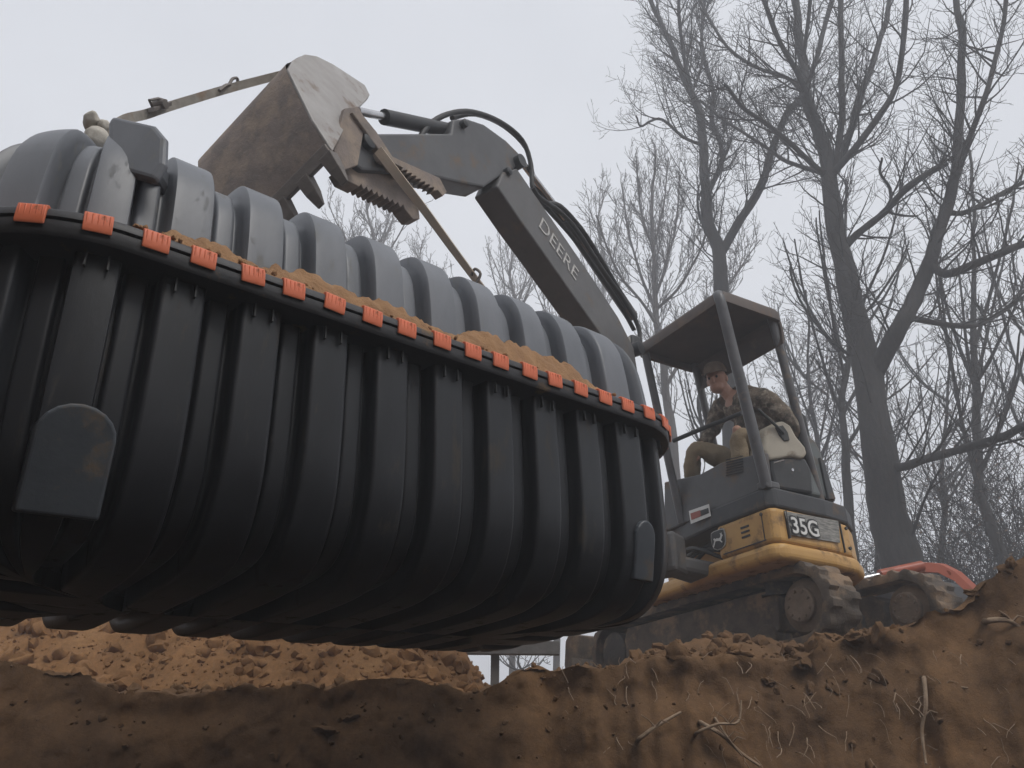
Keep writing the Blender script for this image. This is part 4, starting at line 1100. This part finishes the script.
# pale many-stemmed tree between boom and canopy
t = Tree(5, 1.0, .0085, .30, (18, 45))
b = traced(t, [([(690, 735), (682, 560), (672, 440), (664, 372), (656, 310), (653, 250), (652, 200), (656, 150)], .20, .03, 0, 0),
               ([(657, 318), (640, 296), (620, 276), (608, 250), (596, 215)], .07, .025, 0, -1.5), ([(656, 306), (640, 270), (628, 230), (622, 185)], .07, .025, 0, 1.2),
               ([(656, 300), (668, 262), (676, 225), (680, 175)], .07, .025, 0, 1.4), ([(657, 312), (678, 290), (698, 255), (712, 215)], .07, .025, 0, -1.2),
               ([(653, 255), (642, 215), (636, 160)], .05, .02, 0, -.8), ([(654, 250), (664, 205), (668, 158)], .05, .02, 0, .9), ([(666, 380), (690, 340), (718, 300), (745, 262)], .07, .03, 0, 1.0), ([(664, 372), (700, 330), (735, 275), (760, 240)], .05, .02, 0, 2.0)], 19, 3.2, 1.7)
t.build('bare_tree', 'pale fine-twigged tree fanning out between the boom and the canopy', 'tree', GRP, b, m_bark2)
def fan(seed, x, y0, y1, F, sp_, r, lab, dens=2.4, Lk=1.4, k=7, bark=None, minr=.009, leaves=0, curv=0, low=.45, lmax=3, nm='bare_tree', ang=(18, 48)):
    t = Tree(seed, 1.0, minr, .25, ang, leaves); q = t.rn
    top = y0 + (y1 - y0)
    tr = [(x + curv * 1.2, 738), (x + curv * .6 + q.uniform(-4, 4), y0 + (738 - y0) * .45), (x + q.uniform(-3, 3), y0)]
    for i in range(1, 5): tr.append((x - curv * .3 * i / 4 + q.uniform(-6, 6), y0 + (y1 - y0) * i / 4))
    sp = [(tr, r, r * .2, 0, q.uniform(-.6, .6))]
    for i in range(k):
        h_ = low * q.uniform(0, .9); ys = y0 + (y1 - y0) * h_; sd_ = (-1 if i % 2 else 1) * sp_ * q.uniform(.35, 1); ye = ys + (y1 - ys) * q.uniform(.45, .95)
        xs = x - curv * .3 * h_
        sp.append(([(xs, ys), (xs + sd_ * .4, ys + (ye - ys) * .3 + 3), (xs + sd_ * .8, ys + (ye - ys) * .68), (xs + sd_, ye)], r * .42, r * .12, 0, q.uniform(-1.8, 1.8)))
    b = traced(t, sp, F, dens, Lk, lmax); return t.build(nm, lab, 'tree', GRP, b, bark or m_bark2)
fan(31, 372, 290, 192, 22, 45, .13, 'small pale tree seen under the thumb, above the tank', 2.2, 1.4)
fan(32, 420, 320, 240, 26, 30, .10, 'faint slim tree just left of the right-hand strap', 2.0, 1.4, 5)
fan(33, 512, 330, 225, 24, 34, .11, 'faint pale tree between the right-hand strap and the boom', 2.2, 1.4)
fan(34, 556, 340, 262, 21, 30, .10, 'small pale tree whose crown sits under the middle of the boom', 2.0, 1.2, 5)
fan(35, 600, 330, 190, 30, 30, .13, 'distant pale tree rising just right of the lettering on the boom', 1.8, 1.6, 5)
fan(41, 848, 470, 180, 13.5, 70, .12, 'slim tree close on the left of the thickest trunk', 1.8, 1.1, 9, m_bark, .006, .08, 14, .6, 3)
fan(42, 985, 500, 150, 12.5, 60, .13, 'leaning slim tree with a few dry leaves at the right edge', 1.7, 1.0, 9, m_bark, .0055, .16, 60, .7, 3)
fan(43, 945, 520, 330, 17, 75, .10, 'small twiggy tree behind the lower right limb', 2.2, 1.3, 9, m_bark, .007, .18, -10, .8, 3)
fan(45, 1040, 480, 200, 15, 70, .14, 'tree standing just beyond the right edge, branches reaching in', 1.8, 1.2, 8, m_bark, .0065, .1, 10, .7, 3)
fan(48, 700, 470, 330, 15, 35, .09, 'dark sapling under the canopy, left of the operator', 2.0, .9, 7, m_bark, .0065, 0, -6, .6, 3)
fan(50, 520, 684, 640, 18, 30, .06, 'small bare sapling seen through the gap under the tank', 3.0, .8, 5, m_bark, .007, 0, 0, .5, 2, ang=(30, 60))
fan(51, 440, 690, 610, 24, 30, .07, 'thin far sapling above the dirt mound, seen under the tank', 1.2, .9, 4, m_bark, .008, 0, 0, .6, 2)
fan(44, 815, 500, 290, 17, 55, .10, 'thin tree right of the canopy, behind the rear hood', 2.4, 1.4, 10, m_bark, .006, .15, 12, .85, 3, ang=(30, 75))
fan(52, 880, 520, 330, 15.5, 75, .08, 'twiggy sapling half hidden behind the base of the thickest trunk', 2.4, 1.3, 11, m_bark, .006, .2, -8, .9, 3, ang=(30, 75))
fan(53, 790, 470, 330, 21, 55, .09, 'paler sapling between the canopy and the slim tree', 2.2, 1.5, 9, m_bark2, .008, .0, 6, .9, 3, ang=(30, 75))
# low brush at the wood's edge
def brush(seed, x0, x1, y0, h_, F, lab):
    t = Tree(seed, 1.0, .0065, .12, (25, 70), .35); q = t.rn; n_ = 20
    for i in range(n_):
        x = q.uniform(x0, x1); p = G(x, y0, F + q.uniform(-1, 1)); p.z = -.35; d = V((q.gauss(0, .35), q.gauss(0, .35), 1)).normalized()
        t.grow(p, d, h_ * q.uniform(.6, 1.15), .022, 1, 3)
    e = empty('brush', G((x0 + x1) / 2, y0, F)); tag(e, lab, 'brush', kind='stuff')
    t.cr.build('stems', m_bark, e, smooth=60, fix=False); t.lf.build('dry_leaves', m_leaf, e, fix=False)
brush(61, 900, 1060, 590, 4.2, 14, 'tangled leafless undergrowth at the edge of the wood on the right')
brush(62, 820, 900, 590, 3.6, 16, 'leafless undergrowth behind the excavator')

# ---------------------------------------------------------------- haze volume, also standing in for lens veil
hz = MB().box((0, 200, 20), (1, 0, 0), (0, 1, 0), (0, 0, 1), 300, 420, 60)
HAZE = .0135
if HAZE:
    hb_ = MB().box((0, 45, 7), (1, 0, 0), (0, 1, 0), (0, 0, 1), 120, 130, 24).build('haze', m_white)
    hm = bpy.data.materials.new('haze'); hm.use_nodes = True; q = hm.node_tree.nodes
    for x in list(q):
        if x.type == 'BSDF_PRINCIPLED': q.remove(x)
    pv = q.new('ShaderNodeVolumePrincipled'); pv.inputs['Color'].default_value = (.90, .94, 1.0, 1); pv.inputs['Density'].default_value = HAZE
    hm.node_tree.links.new(pv.outputs[0], q['Material Output'].inputs['Volume']); hb_.data.materials.clear(); hb_.data.materials.append(hm)
    tag(hb_, 'thin pale haze in the air, also standing in for lens veil', 'haze', kind='stuff')
